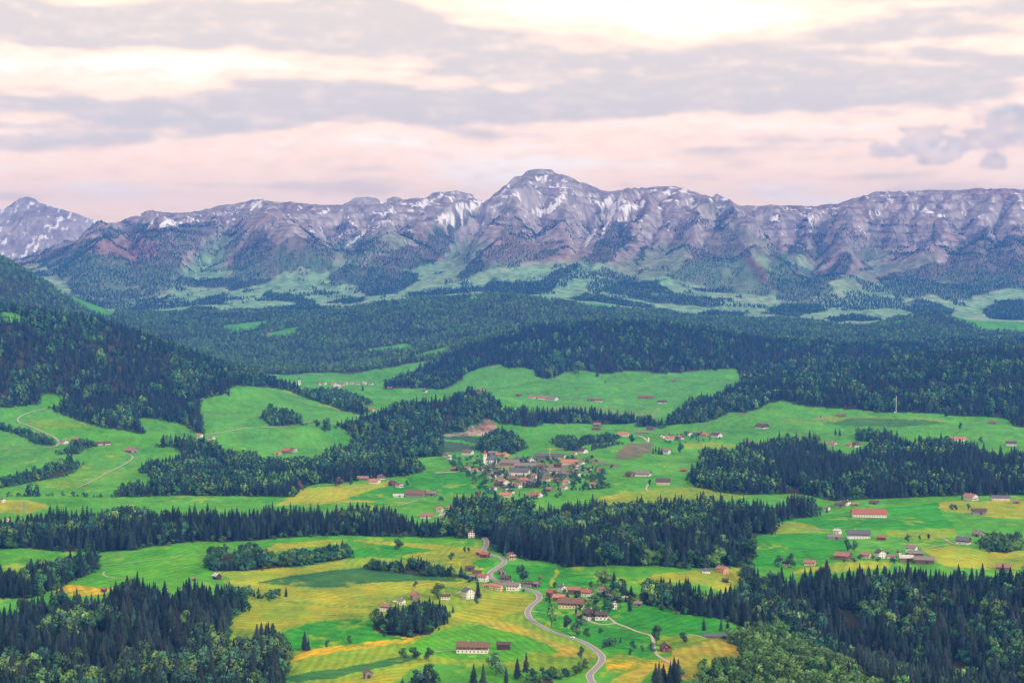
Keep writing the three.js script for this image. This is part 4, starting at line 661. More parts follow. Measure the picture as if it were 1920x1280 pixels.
function ribbon(curve, off, width, lift, mat, name, label, parent) {
  const len = curve.getLength(), n = Math.ceil(len / 2.5), P = [], U = [], I = [];
  for (let i = 0; i <= n; i++) {
    const p = curve.getPointAt(i / n), t = curve.getTangentAt(i / n), nx = t.z, nz = -t.x, l = Math.hypot(nx, nz) || 1;
    for (const s of [-1, 0, 1]) { const k = (off + s * width / 2) / l, X = p.x + nx * k, D = p.z + nz * k; P.push(X, height(X, D) + lift + Math.max(0, D - 1900) * .00028 + .03 * (1 - s * s), -D); U.push(s * width / 16, i / n * len / 16); }
    if (i) { const a = (i - 1) * 3; for (const q of [0, 1]) I.push(a + q, a + q + 1, a + q + 3, a + q + 1, a + q + 4, a + q + 3); }
  }
  const g = geo(P, null, null, I); g.setAttribute('uv', new THREE.Float32BufferAttribute(U, 2));
  if (g.attributes.normal.array[1] < 0) { g.index.array.reverse(); g.computeVertexNormals(); }
  const m = new THREE.Mesh(g, mat); m.name = name; m.receiveShadow = m.castShadow = true;
  if (parent) parent.add(m); else { m.userData = { kind: 'structure', label }; scene.add(m); }
  return m;
}
const mainRoad = mapLine('908,1008 912,1015 911,1024 907,1033 923,1041 937,1045 946,1051 944,1057 932,1065 921,1072 918,1079 925,1086 940,1093 960,1098 982,1103 1000,1108 1011,1117 1010,1125 1000,1132 990,1144 990,1153 998,1163 1017,1175 1041,1186 1072,1196 1101,1208 1118,1219 1129,1232 1126,1243 1116,1254 1106,1265 1107,1273 1113,1283 1128,1300 1150,1320', 1300, 2400);
const roadMesh = ribbon(mainRoad, 0, 5.4, .3, asphalt, 'winding_road', 'grey asphalt road winding past the hamlet');
for (const s of [-1, 1]) ribbon(mainRoad, s * 2.5, .2, .335, paint, 'edge_line', '', roadMesh);
for (const s of [-1, 1]) ribbon(mainRoad, s * 3.1, .8, .2, gravel, 'verge', '', roadMesh);
[['1142,1157 1148,1163 1155,1168 1173,1175 1201,1186 1219,1191 1225,1201 1227,1214 1232,1227 1245,1236 1258,1243', 3, 'pale farm track from the white chalet to the red cabin', 1300, 2000], ['1155,1168 1140,1171 1122,1170 1105,1164 1092,1158', 3, 'pale drive below the white chalet', 1300, 2000],
  ['1010,1147 1000,1146 992,1146', 2.6, 'short lane joining the winding road', 1500, 2000], ['0,841 40,841 97,838 112,829 124,823', 4, 'light farm lane at the left edge meadow', 3000, 3800], ['90,765 60,772 36,782 33,790 50,797 72,806 95,816 108,826 110,832', 3.6, 'curving farm track above the left farm', 3000, 4000],
  ['225,848 244,853 248,858 236,868 200,886 166,905 143,914', 3, 'meadow track below the grey barn', 2800, 3500], ['385,815 430,808 480,802 560,795 622,785', 4.5, 'straight lane across the left middle meadow', 3300, 4300], ['1455,980 1470,985 1510,990 1552,994', 2.6, 'farm lane leaving the central forest', 2100, 2600],
  ['1800,1022 1785,1018 1770,1010 1758,1008', 3, 'short lane beside the dark red house', 2000, 2500], ['1785,1019 1760,1023 1735,1028', 2, 'narrow track to the grey barns', 2000, 2500], ['1196,818 1210,824 1216,830 1200,818', 4, 'forked lane by the white barn', 3300, 3900], ['1076,749 1110,753 1150,756 1200,762 1240,768', 3, 'lane below the long meadow farms', 4200, 4900],
  ['378,748 395,742 415,735 424,733', 3.4, 'track along the left forest edge', 3700, 4500], ['745,948 765,943 785,938', 3, 'lane in front of the large farm', 2550, 2900], ['900,882 860,884 815,887', 8, 'pale gravel yard left of the church', 2800, 3300], ['812,1222 836,1220 856,1219', 2.6, 'drive to the long farmhouse', 1450, 1700], ['1290,1190 1310,1192 1322,1196', 3, 'short drive to the long shed', 1500, 1800],
  ['195,1072 193,1077 204,1082 225,1084 250,1083', 2, 'sandy track bend in the left meadow', 1800, 2200], ['178,1062 240,1055 300,1048 345,1041 390,1039', 1.8, 'sandy track across the left meadow', 1900, 2400], ['855,1113 868,1107 880,1103', 2.2, 'path to the white three-storey house', 1700, 2000], ['1216,908 1212,918 1216,922', 3, 'short drive by the house with the long dark roof', 2700, 3000]]
  .forEach(([t, w, label, a, b]) => ribbon(mapLine(t, a, b), 0, w, .22, gravel, numbered('farm_track'), label));
[['895,886 925,890 950,897 985,899 1010,898 1050,900 1085,890 1112,888', 5, 'main street through the village'], ['955,898 950,910 958,920 985,925 1010,930', 4, 'lower village street'], ['1000,898 1008,884 1040,880 1068,876', 4, 'upper village street']].forEach(([t, w, label]) => ribbon(mapLine(t, 2600, 3400), 0, w, .25, asphalt, numbered('village_street'), label));
// ---------------------------------------------------------------- houses
const boards = grain(256, 256, (x, y) => { const b = Math.floor(x / 8), v = .72 + .2 * TAB[b * 31 & 65535] + .12 * fbm(x / 5, y / 60, 3) - (x % 8 < 1 ? .25 : 0); return [v, v * .99, v * .98]; });
const tiles = grain(256, 256, (x, y) => { const r = Math.floor(y / 8), v = .78 + .1 * TAB[(r * 37 + Math.floor((x + (r % 2) * 4) / 8) * 91) & 65535] + .3 * fbm(x / 60, y / 50, 4) - (y % 8 < 2 ? .16 : 0); return [v, v * (1 - .02 * fbm(x / 30, y / 30)), v * .98]; });
const render_ = grain(256, 256, speck(60, .82, 1));
const WALL = { W: [.80, .77, .72, render_], T: [.62, .47, .33, render_], P: [.72, .55, .44, render_], O: [.70, .36, .17, render_], G: [.34, .31, .31, boards], B: [.20, .115, .075, boards], D: [.085, .055, .048, boards], R: [.22, .04, .035, boards], N: [.33, .21, .14, boards], Y: [.72, .58, .36, render_] };
const ROOF = { r: [.42, .13, .085], o: [.55, .22, .13], b: [.21, .115, .085], d: [.105, .068, .058], g: [.25, .205, .19], s: [.12, .13, .165], w: [.62, .60, .60], p: [.37, .185, .135] };
const mat = (c, t, rough) => { const m = plain(c[0], c[1], c[2], rough); m.map = t; return m; };
const wallMat = Object.fromEntries(Object.entries(WALL).map(([k, v]) => [k, mat(v, v[3], .92)])), roofMat = Object.fromEntries(Object.entries(ROOF).map(([k, v]) => [k, mat(v, tiles, .8)]));
const glass = new THREE.MeshStandardMaterial({ color: new THREE.Color().setRGB(.03, .035, .045), roughness: .12 }), frameMat = plain(.78, .76, .72, .6), doorMat = plain(.14, .08, .05, .7), stoneMat = plain(.36, .33, .31), dark = plain(.05, .04, .04);
// polygons -> mesh geometry with uv in metres
function faces(list) {
  const P = [], U = [], I = [], e1 = new THREE.Vector3(), e2 = new THREE.Vector3(), nn = new THREE.Vector3();
  for (const f of list) {
    const o = P.length / 3, v = f.map((p) => new THREE.Vector3(...p)); e1.subVectors(v[1], v[0]); e2.subVectors(v[2], v[0]); nn.crossVectors(e1, e2).normalize();
    const ax = Math.abs(nn.y) > .85 ? new THREE.Vector3(1, 0, 0) : new THREE.Vector3(nn.z, 0, -nn.x).normalize(), ay = new THREE.Vector3().crossVectors(nn, ax);
    for (const p of v) { P.push(p.x, p.y, p.z); U.push(p.dot(ax) / 5, p.dot(ay) / 5); }
    for (let i = 1; i < f.length - 1; i++) I.push(o, o + i, o + i + 1);
  }
  const g = geo(P, null, null, I); g.setAttribute('uv', new THREE.Float32BufferAttribute(U, 2)); return g;
}
const boxG = (x0, x1, y0, y1, z0, z1) => faces([[[x0, y0, z1], [x1, y0, z1], [x1, y1, z1], [x0, y1, z1]], [[x1, y0, z0], [x0, y0, z0], [x0, y1, z0], [x1, y1, z0]], [[x1, y0, z1], [x1, y0, z0], [x1, y1, z0], [x1, y1, z1]], [[x0, y0, z0], [x0, y0, z1], [x0, y1, z1], [x0, y1, z0]], [[x0, y1, z1], [x1, y1, z1], [x1, y1, z0], [x0, y1, z0]], [[x0, y0, z0], [x1, y0, z0], [x1, y0, z1], [x0, y0, z1]]]);
const part = (name, g, m, parent) => { const o = new THREE.Mesh(g, m); o.name = name; o.castShadow = o.receiveShadow = true; parent.add(o); return o; };
// gable body: walls up to the eaves plus the gable triangles (gables face +z and -z)
const bodyG = (w, l, y0, y1, rise) => { const x = w / 2, z = l / 2, f = [[[-x, y0, z], [x, y0, z], [x, y1, z], [0, y1 + rise, z], [-x, y1, z]], [[x, y0, -z], [-x, y0, -z], [-x, y1, -z], [0, y1 + rise, -z], [x, y1, -z]], [[x, y0, z], [x, y0, -z], [x, y1, -z], [x, y1, z]], [[-x, y0, -z], [-x, y0, z], [-x, y1, z], [-x, y1, -z]]]; return faces(f); };
function slopeG(w, l, y1, rise, over, s) {                            // one roof slope as a slab 0.28 m thick
  const x = w / 2 + over, z = l / 2 + over, k = rise / (w / 2), yb = y1 - over * k, t = .28, a = [s * x, yb, z], b = [s * x, yb, -z], c = [0, y1 + rise, -z], d = [0, y1 + rise, z], up = (p) => [p[0], p[1] + t, p[2]];
  const F6 = [[up(a), up(b), up(c), up(d)], [a, d, c, b], [a, b, up(b), up(a)], [a, up(a), up(d), d], [b, c, up(c), up(b)]];
  return faces(s > 0 ? F6 : F6.map((f) => [...f].reverse()));
}
const winG = new Map(), windowPane = boxG(-.6, .6, 0, 1.35, 0, .05);
function windowAt(parent, x, y, z, w, h, turn) {
  const a = turn + parent.rotation.y, p = parent.position; if (Math.sin(a) * -p.x + Math.cos(a) * -p.z < -.12 * Math.hypot(p.x, p.z)) return;   // far sides cannot be seen from anywhere on the viewpoint
  if (parent.userData.small) { const o = part('window', windowPane, glass, parent); o.position.set(x, y, z); o.rotation.y = turn; return; }
  const key = w + '_' + h; if (!winG.has(key)) winG.set(key, [boxG(-w / 2 - .12, w / 2 + .12, -.12, h + .12, 0, .05), boxG(-w / 2, w / 2, 0, h, .05, .075)]);
  const [fg, pg] = winG.get(key), o = part('window', fg, frameMat, parent); o.position.set(x, y, z); o.rotation.y = turn; part('pane', pg, glass, o); return o;
}
function gable(root, { w, l, sto, rise, over, lower, upper, roof, chimney = 1, wins = 1, balcony = 0 }, r) {
  const e = sto * 2.75 + .3, split = upper && upper !== lower ? Math.min(e - .4, sto > 1.4 ? 3.0 : 1.6) : 0;
  if (split) { part('wall', boxG(-w / 2, w / 2, -2.5, split, -l / 2, l / 2), wallMat[lower], root); part('upper_wall', bodyG(w + .12, l + .12, split, e, rise), wallMat[upper], root); }
  else part('wall', bodyG(w, l, -2.5, e, rise), wallMat[lower], root);
  for (const s of [-1, 1]) part('roof', slopeG(w, l, e, rise, over, s), roofMat[roof], root);
  const ridge = part('ridge_cap', boxG(-.18, .18, e + rise + .2, e + rise + .36, -l / 2 - over, l / 2 + over), roofMat[roof], root);
  if (chimney) part('chimney', boxG(w * .16, w * .16 + .7, e, e + rise + .9, -l * .15, -l * .15 + .7), wallMat[lower === 'W' ? 'W' : 'G'], root);
  if (wins) {
    const n = Math.max(2, Math.round(w / 3.2)), m = Math.max(2, Math.round(l / 3.6)), floors = Math.max(1, Math.round(sto));
    for (let f = 0; f < floors; f++) {
      const y = .9 + f * 2.75;
      for (let i = 0; i < n; i++) { if (f === 0 && i === (n >> 1)) { part('door', boxG(-.55, .55, 0, 2.1, 0, .09), doorMat, root).position.set((i + .5) / n * w - w / 2, .1, l / 2); continue; } windowAt(root, (i + .5) / n * w - w / 2, y, l / 2 + (split && f ? .065 : 0), 1.1, 1.3, 0); }
      for (let i = 0; i < m; i++) for (const s of [-1, 1]) if (r() > .15) windowAt(root, s * (w / 2 + (split && f ? .065 : 0)), y, (i + .5) / m * l - l / 2, 1.1, 1.3, s * Math.PI / 2);
    }
    if (rise > 1.8 && w > 8) windowAt(root, 0, e + .35, l / 2 + (split ? .065 : 0), 1.0, 1.1, 0);
  } else { part('barn_door', boxG(-1.5, 1.5, 0, 3, 0, .1), wallMat.D, root).position.set(0, .1, l / 2); for (const s of [-1, 1]) part('barn_door', boxG(-1.6, 1.6, 0, 3, 0, .1), wallMat.D, root).position.set(s * w / 2, .1, l * .12), root.children.at(-1).rotation.y = s * Math.PI / 2; }
  if (balcony) { const b = part('balcony', boxG(-w / 2, w / 2, e - 2.75, e - 1.75, l / 2 + .9, l / 2 + 1.0), wallMat.D, root); part('floor_board', boxG(-w / 2, w / 2, e - 2.8, e - 2.65, l / 2 + .13, l / 2 + .9), wallMat.B, b); }
}
const placed = [];
// px,py: middle of the foot of the near side; wide: photo width; turn: 0 gable towards the viewer, 90 eaves towards the viewer
function house(name, category, px, py, wide, turn, lower, upper, roof, sto, ratio, label, opt = {}) {
  if (px > 845 && px < 1135 && py > 845 && py < 940) wide *= 1.06;
  const [X, D] = survey(px, py, 1250, opt.max ?? 6000), T = turn * Math.PI / 180, vis = wide * D / F, w = vis / (Math.abs(Math.cos(T)) + ratio * Math.abs(Math.sin(T))), l = w * ratio;
  const g = new THREE.Group(); g.name = numbered(name); g.userData = { label, category, ...(opt.group ? { group: opt.group } : {}) };
  const deep = (Math.abs(Math.sin(T)) * w + Math.abs(Math.cos(T)) * l) / 2, cx = X, cd = D + deep * .8;
  let y = 1e9; for (const [a, b] of [[0, 0], [deep, 0], [-deep, 0], [0, deep], [0, -deep]]) y = Math.min(y, height(cx + a, cd + b) + .4);
  y = Math.max(y, height(X, D));
  g.position.set(cx, y, -cd); g.rotation.y = T; g.userData.small = wide < 20 && D > 2000 || wide < 13;
  gable(g, { w, l, sto, rise: w * (opt.pitch ?? .25), over: opt.over ?? Math.min(1.3, .35 + w * .07), lower, upper, roof, chimney: opt.barn ? 0 : 1, wins: opt.barn ? 0 : 1, balcony: opt.balcony }, rng(Math.round(px * 31 + py)));
  scene.add(g); placed.push([cx, cd, Math.max(w, l) / 2 + 1.5]); return g;
}
const H = (px, py, wide, turn, wall, roof, sto, ratio, label, opt = {}) => house(opt.barn ? 'barn' : 'house', opt.barn ? 'barn' : 'house', px, py, wide, turn, wall[0], wall[1], roof, sto, ratio, label, opt), BARN = { barn: 1 };
// hamlet on the road
H(909, 1046, 20, 62, 'BB', 'r', 1.4, 1.3, 'brown wooden barn with red roof at the road bend', BARN); H(899, 1041, 14, 60, 'BB', 'o', 1.2, 1.2, 'small orange-roofed shed behind the red-roofed barn', BARN);
H(959, 1050, 18, 20, 'T', 'b', 2, 1, 'tan two-storey house with brown roof at the forest edge', { balcony: 1 }); H(941, 1078, 15, 25, 'G', 'g', 1.5, 1.1, 'weathered grey wooden shed beside the upper road', { barn: 1, pitch: .35 });
H(881, 1071, 17, 80, 'D', 'd', 1.3, 1.4, 'dark-roofed house at the end of the hedgerow'); H(894, 1079, 17, 84, 'N', 'd', 1.2, 1.5, 'low brown house behind the red-roofed white house'); H(886, 1087, 14, 70, 'G', 'g', 1.2, 1.3, 'small grey shed left of the red-roofed white house', BARN);
H(906, 1091, 21, 65, 'W', 'r', 2, 1.15, 'white house with red roof beside the road'); H(911, 1103, 10, 80, 'T', 'o', 1, 1.2, 'tiny tan annexe with orange roof'); H(925, 1106, 15, 60, 'Y', 'o', 1.6, 1.1, 'tan house with orange roof, one half of a pair'); H(936, 1108, 15, 60, 'Y', 'o', 1.6, 1.1, 'tan house with orange roof, other half of a pair');
H(948, 1093, 20, 70, 'GD', 'd', 2, 1.3, 'dark-roofed grey house above the white roadside house'); H(963, 1108, 28, 72, 'W', 'g', 2, 1.2, 'large white roadside house with grey roof'); H(990, 1101, 18, 75, 'GD', 'd', 1.5, 1.3, 'dark grey farmhouse right of the road'); H(1006, 1101, 16, 50, 'N', 'g', 1.3, 1.2, 'low farm shed at the road curve', BARN);
H(877, 1123, 24, 35, 'W', 's', 2.8, 1, 'white three-storey house beside the tall spruce', { pitch: .3 }); H(835, 1124, 17, 85, 'W', 'd', 1.1, 1.5, 'small white shed with dark roof in the yellow field'); H(778, 1125, 21, 20, 'N', 'o', 2, 1.1, 'brown house with orange-red roof above the field copse', { pitch: .32 }); H(722, 1146, 21, 70, 'WN', 'p', 1.8, 1.2, 'house with reddish roof at the left end of the field copse', { balcony: 1 }); H(752, 1134, 16, 60, 'W', 'g', 1.5, 1.1, 'white house half hidden behind the field copse');
H(886, 1225, 61, 86, 'WB', 'b', 2.1, 2.6, 'long farmhouse, white below and brown wood above', { pitch: .3 }); H(944, 1218, 26, 84, 'D', 'd', 1.6, 1.7, 'dark wooden barn at the right end of the long farmhouse', BARN); H(689, 1272, 19, 18, 'G', 'b', 1.5, 1.1, 'weathered grey wooden hut in the bottom meadow', { barn: 1, pitch: .4 }); H(1249, 1222, 20, 8, 'R', 'd', 1.3, 1.2, 'dark red wooden cabin at the end of the farm track', { pitch: .38, over: 1 }); H(1350, 1197, 58, 90, 'N', 's', .8, 4.2, 'long low shed with blue-grey roof', { barn: 1, pitch: .2 });
H(405, 1087, 17, 40, 'D', 'w', 1.5, 1.1, 'dark wooden barn with pale roof above the lower left forest', { barn: 1, pitch: .38 }); H(193, 1110, 11, 70, 'N', 'r', 1, 1.2, 'small reddish field hut by the orange meadow', BARN); H(52, 1072, 16, 60, 'G', 'g', 1.2, 1.2, 'grey shed behind the left spruce wood', BARN); H(363, 1090, 8, 30, 'N', 'o', 1, 1, 'tiny orange hut among the forest-edge trees');
// cluster right of the road
H(1034, 1120, 20, 35, 'B', 'r', 1.7, 1.2, 'brown barn with red roof, leftmost of the hamlet cluster', { barn: 1, pitch: .33 }); H(1049, 1128, 24, 78, 'B', 'o', 1.5, 1.3, 'brown house with bright orange roof in the hamlet cluster'); H(1055, 1110, 18, 30, 'W', 's', 1.8, 1.1, 'white house with slate roof at the back of the hamlet'); H(1077, 1114, 26, 80, 'B', 'p', 1.6, 1.5, 'reddish-brown barn at the back of the hamlet', BARN); H(1102, 1119, 25, 60, 'WN', 'r', 1.6, 1.2, 'house with red tiled roof in the middle of the hamlet');
H(1131, 1115, 18, 40, 'W', 'p', 2, 1.1, 'tall cream house at the right rear of the hamlet', { balcony: 1 }); H(1149, 1122, 24, 50, 'W', 'd', 2, 1.1, 'white house with dark brown roof at the right of the hamlet', { balcony: 1 }); H(1173, 1127, 13, 70, 'W', 'w', 1, 1.2, 'small white garage right of the hamlet'); H(1197, 1137, 15, 82, 'N', 'g', 1, 1.4, 'small brown hut on the bright meadow', BARN); H(1152, 1142, 10, 10, 'W', 'g', 2, 1, 'narrow white house between hamlet trees');
H(1073, 1142, 52, 72, 'YB', 'b', 2.1, 1.9, 'large brown-roofed farmhouse in front of the hamlet', { pitch: .3 }); H(1107, 1162, 28, 25, 'WD', 'd', 2.4, 1.1, 'white chalet with dark timber gable below the hamlet', { balcony: 1, pitch: .3 }); H(1129, 1163, 26, 75, 'WD', 'd', 2, 1.3, 'dark-roofed wing joined to the white chalet'); H(1086, 1160, 10, 40, 'N', 'p', 1, 1.1, 'small brown shed left of the white chalet', BARN);
H(883, 1008, 14, 8, 'W', 'b', 2, 1.1, 'white gabled house alone at the forest edge', { pitch: .3 }); H(1325, 1075, 16, 80, 'W', 's', 1, 1.4, 'white garage beside the orange house'); H(1357, 1076, 26, 40, 'O', 'p', 1.9, 1.1, 'orange house on the yellow meadow'); H(1361, 1092, 13, 70, 'D', 'd', .9, 1.2, 'tiny dark hut in the yellow meadow', BARN);
// farms on the right
H(1584, 1051, 34, 55, 'NB', 'p', 1.9, 1.2, 'brown farmhouse with reddish roof at the left of the right-hand farm row', { balcony: 1 }); H(1626, 1047, 22, 60, 'P', 'p', 1.4, 1.2, 'low pinkish house in the right-hand farm row'); H(1653, 1047, 20, 18, 'W', 'd', 2.2, 1, 'white gabled house in the right-hand farm row', { pitch: .32 }); H(1672, 1047, 16, 85, 'P', 'g', .9, 1.5, 'low flat garage beside the white gabled house'); H(1687, 1043, 9, 30, 'W', 'd', 1.5, 1, 'small white house between garage and barns');
H(1712, 1036, 24, 60, 'W', 'g', 2, 1.1, 'white house behind the grey barns'); H(1702, 1053, 26, 82, 'N', 'w', 1.5, 1.4, 'barn with pale metal roof in the right-hand farm row', BARN); H(1736, 1057, 38, 80, 'B', 'g', 1.6, 1.8, 'long barn with grey metal roof at the end of the row', BARN); H(1720, 1046, 28, 80, 'B', 'g', 1.9, 1.6, 'middle barn with grey roof between two others', BARN);
H(1475, 1063, 14, 40, 'WD', 'd', 1.6, 1.1, 'small white and dark house beside dark trees'); H(1521, 1061, 24, 70, 'T', 'p', 1.3, 1.3, 'tan cottage left of the right-hand farm row'); H(1612, 1010, 44, 84, 'WG', 's', 2.2, 2.2, 'large farm with slate roof in the bright right meadow', { pitch: .3 }); H(1566, 1011, 27, 88, 'G', 'g', 1.1, 2, 'low grey annexe left of the slate-roofed farm', BARN); H(1572, 1003, 16, 50, 'W', 'w', 1.8, 1.1, 'white house behind the low grey annexe'); H(1655, 1013, 19, 70, 'B', 'r', 1.2, 1.3, 'small red-roofed shed right of the slate-roofed farm', BARN);
H(1810, 1021, 30, 55, 'WR', 's', 1.8, 1.1, 'dark red house with slate roof', { balcony: 1 }); H(1837, 1007, 22, 40, 'G', 'g', 1.5, 1.1, 'grey barn above the dark red house', { barn: 1, pitch: .35 }); H(1885, 1070, 30, 70, 'N', 'p', 1.3, 1.4, 'reddish-brown roofed house at the right forest edge'); H(1632, 970, 64, 86, 'W', 'r', 1.8, 2.9, 'long white farm with bright red roof', { pitch: .34 }); H(1606, 966, 16, 20, 'B', 'b', 2, 1.1, 'brown gabled house at the left end of the red-roofed farm', { balcony: 1 });
H(1576, 951, 20, 75, 'G', 'd', 1.2, 1.5, 'dark-roofed shed above the red-roofed farm', BARN); H(1590, 948, 18, 30, 'W', 'd', 1.5, 1, 'dark-roofed white house above the red-roofed farm'); H(1641, 946, 19, 60, 'G', 'd', .9, 1.2, 'dark hut in the meadow above the red-roofed farm', BARN); H(1606, 948, 12, 70, 'N', 'o', .7, 1.3, 'tiny reddish hut above the red-roofed farm', BARN); H(1552, 957, 13, 50, 'W', 'g', 1.2, 1.1, 'white house beside the forest tip');
H(1824, 938, 30, 40, 'W', 'p', 1.6, 1, 'white chalet with broad brown roof at the right forest edge', { balcony: 1 }); H(1878, 939, 33, 87, 'P', 's', 1.7, 2.4, 'long pinkish house with slate roof at the right forest edge'); H(1838, 965, 27, 84, 'G', 'd', 1.7, 1.6, 'dark-roofed grey barn in the yellow right field', BARN); H(1908, 944, 14, 70, 'N', 'p', .9, 1.2, 'low shed right of the long pinkish house', BARN);
// plateau on the right
H(1431, 804, 27, 45, 'WD', 'd', 1.9, 1.1, 'dark-roofed chalet alone on the plateau meadow', { balcony: 1 }); H(1402, 835, 17, 75, 'W', 'b', 1.4, 1.2, 'white house at the left end of the right forest belt'); H(1421, 836, 10, 70, 'W', 'g', .9, 1.3, 'small white shed left of the grey gabled barn', BARN); H(1448, 833, 15, 30, 'G', 'w', 1.6, 1.1, 'grey gabled barn above the forest belt', { barn: 1, pitch: .38 }); H(1563, 836, 19, 50, 'W', 'p', 1.6, 1.1, 'white house with reddish roof above the right forest belt', { balcony: 1 }); H(1594, 838, 14, 50, 'Y', 'p', 1.3, 1.1, 'cream house beside the white chalet'); H(1607, 838, 14, 20, 'WN', 'd', 2.2, 1, 'tall white chalet above the right forest belt', { balcony: 1 });
H(1799, 827, 29, 82, 'W', 'o', 1.3, 2, 'long barn with orange-red roof above the right forest belt', BARN); H(1899, 836, 22, 75, 'W', 'd', 1.6, 1.4, 'dark-roofed house at the right edge of the plateau'); H(1863, 795, 15, 80, 'N', 'b', 1.2, 1.4, 'brown hut below the right hillside forest', BARN); H(1579, 781, 17, 86, 'N', 'b', .9, 1.8, 'long brown field hut on the plateau ridge', BARN); H(1540, 784, 9, 60, 'W', 'g', .8, 1.2, 'tiny white hut on the plateau ridge', BARN);
H(1345, 820, 23, 45, 'W', 'd', 1.7, 1.2, 'white house with dark roof, right end of the upper hamlet'); H(1323, 818, 12, 50, 'O', 'o', 1.6, 1.1, 'orange house in the upper hamlet'); H(1312, 815, 11, 50, 'B', 'p', 1.6, 1.1, 'brown house beside the orange house of the upper hamlet'); H(1293, 817, 12, 30, 'W', 'd', 1.8, 1, 'dark-roofed white house behind upper hamlet trees'); H(1275, 824, 17, 50, 'WB', 'p', 1.6, 1.1, 'half-timbered brown house in the upper hamlet'); H(1257, 825, 18, 72, 'W', 'o', 1.4, 1.3, 'white house with orange roof in the upper hamlet'); H(1243, 822, 10, 50, 'W', 'w', 1.2, 1, 'small white house, left end of the upper hamlet');
H(1250, 851, 18, 60, 'W', 'g', 2, 1, 'white house beside a short row of spruces'); H(1170, 818, 23, 74, 'W', 'o', 1.6, 1.5, 'white barn with orange-red roof by the forked lane'); H(1203, 813, 26, 86, 'G', 'g', 1, 2.4, 'long low grey farm shed right of the white barn', BARN); H(1222, 807, 18, 60, 'G', 'd', 1.8, 1.3, 'grey farmhouse at the end of the long shed'); H(1121, 800, 17, 60, 'N', 'p', 1.7, 1.2, 'brown gabled house below the spruce belt'); H(1118, 807, 16, 86, 'G', 'd', 1, 1.6, 'dark shed in front of the brown gabled house', BARN);
H(1018, 749, 20, 80, 'WN', 'p', 1.6, 1.4, 'left half of the large farm in the central meadow'); H(1036, 751, 23, 60, 'W', 'g', 1.5, 1.2, 'right half of the large farm in the central meadow'); H(997, 747, 15, 75, 'W', 'p', 1.2, 1.3, 'small white farm building left of the large meadow farm'); H(973, 743, 12, 50, 'N', 'b', 1.3, 1.2, 'brown hut at the left of the central meadow', BARN); H(1108, 752, 14, 82, 'N', 'b', 1.2, 1.6, 'brown left half of the middle meadow farm', BARN); H(1122, 753, 16, 82, 'WN', 'b', 1.3, 1.4, 'white-footed right half of the middle meadow farm');
H(1211, 747, 29, 86, 'N', 'b', 1.2, 2.6, 'long brown barn at the right of the central meadow', BARN); H(1242, 756, 17, 82, 'WD', 'd', 1.3, 1.5, 'dark barn by the tip of the right hillside forest', BARN); H(1264, 714, 8, 80, 'G', 'g', .8, 1.3, 'tiny grey hut high on the central meadow', BARN); H(901, 736, 20, 76, 'WN', 'p', 1.4, 1.6, 'white and brown farmhouse behind the gorge forest'); H(796, 736, 11, 50, 'W', 'd', 1.4, 1.1, 'small white house at the foot of the wooded hill'); H(730, 729, 9, 80, 'B', 'r', 1, 1.4, 'tiny red-roofed hut right of the far town', BARN); H(673, 756, 12, 40, 'W', 'p', 1.3, 1.1, 'small chalet above the gorge'); H(697, 771, 11, 60, 'P', 'o', 1.3, 1.1, 'small pinkish house in the gorge trees');
// left meadows
H(117, 832, 17, 60, 'W', 'g', 1.4, 1.3, 'white farmhouse in trees on the left meadow'); H(140, 828, 17, 70, 'NB', 'p', 1.5, 1.2, 'brown farmhouse in trees on the left meadow'); H(184, 835, 15, 50, 'WN', 'b', 1.5, 1.1, 'left chalet of the twin chalets on the left meadow', { balcony: 1 }); H(198, 834, 15, 35, 'WN', 'b', 1.7, 1.1, 'right chalet of the twin chalets on the left meadow', { balcony: 1 }); H(245, 849, 27, 45, 'GG', 'p', 1.6, 1.2, 'grey gabled barn in the left meadow', { barn: 1, pitch: .33 }); H(373, 820, 14, 60, 'W', 'o', 1.4, 1.2, 'orange-roofed house at the tip of the left wood'); H(395, 824, 14, 60, 'W', 'g', 1.2, 1.2, 'grey-roofed house beside the orange-roofed one'); H(4, 942, 9, 40, 'W', 'd', 1.6, 1, 'dark-roofed house cut by the left edge'); H(12, 978, 9, 60, 'W', 'o', 1, 1.2, 'small white and orange house below the left yellow field');
H(520, 853, 13, 60, 'P', 'o', 1.2, 1.3, 'low orange-roofed shed of the left wood farm', BARN); H(536, 850, 17, 75, 'N', 'r', 1.6, 1.2, 'red-roofed farmhouse above the left wood'); H(550, 847, 14, 50, 'W', 'b', 1.7, 1.1, 'white-walled end house of the farm above the left wood', { balcony: 1 });
H(680, 901, 22, 80, 'N', 'p', 1.3, 1.5, 'reddish-brown house, leftmost of the western village row'); H(702, 907, 22, 70, 'W', 'o', 1.3, 1.3, 'orange-roofed house in the western village row'); H(714, 899, 16, 30, 'WN', 'b', 1.6, 1.1, 'gabled brown house behind the orange-roofed one', { balcony: 1 }); H(735, 911, 16, 35, 'B', 'd', 1.7, 1.2, 'dark gabled barn in the western village row', { barn: 1, pitch: .32 }); H(748, 914, 16, 50, 'W', 'b', 1.5, 1.1, 'white house with brown roof beside the dark gabled barn', { balcony: 1 }); H(778, 932, 38, 80, 'GN', 'b', 1.7, 1.8, 'large grey-brown farm in front of the village', { pitch: .3 }); H(809, 930, 22, 70, 'G', 'g', 1.4, 1.4, 'grey barn right of the large farm', BARN); H(747, 932, 20, 86, 'W', 'w', .8, 2.2, 'long low white shed left of the large farm', BARN);
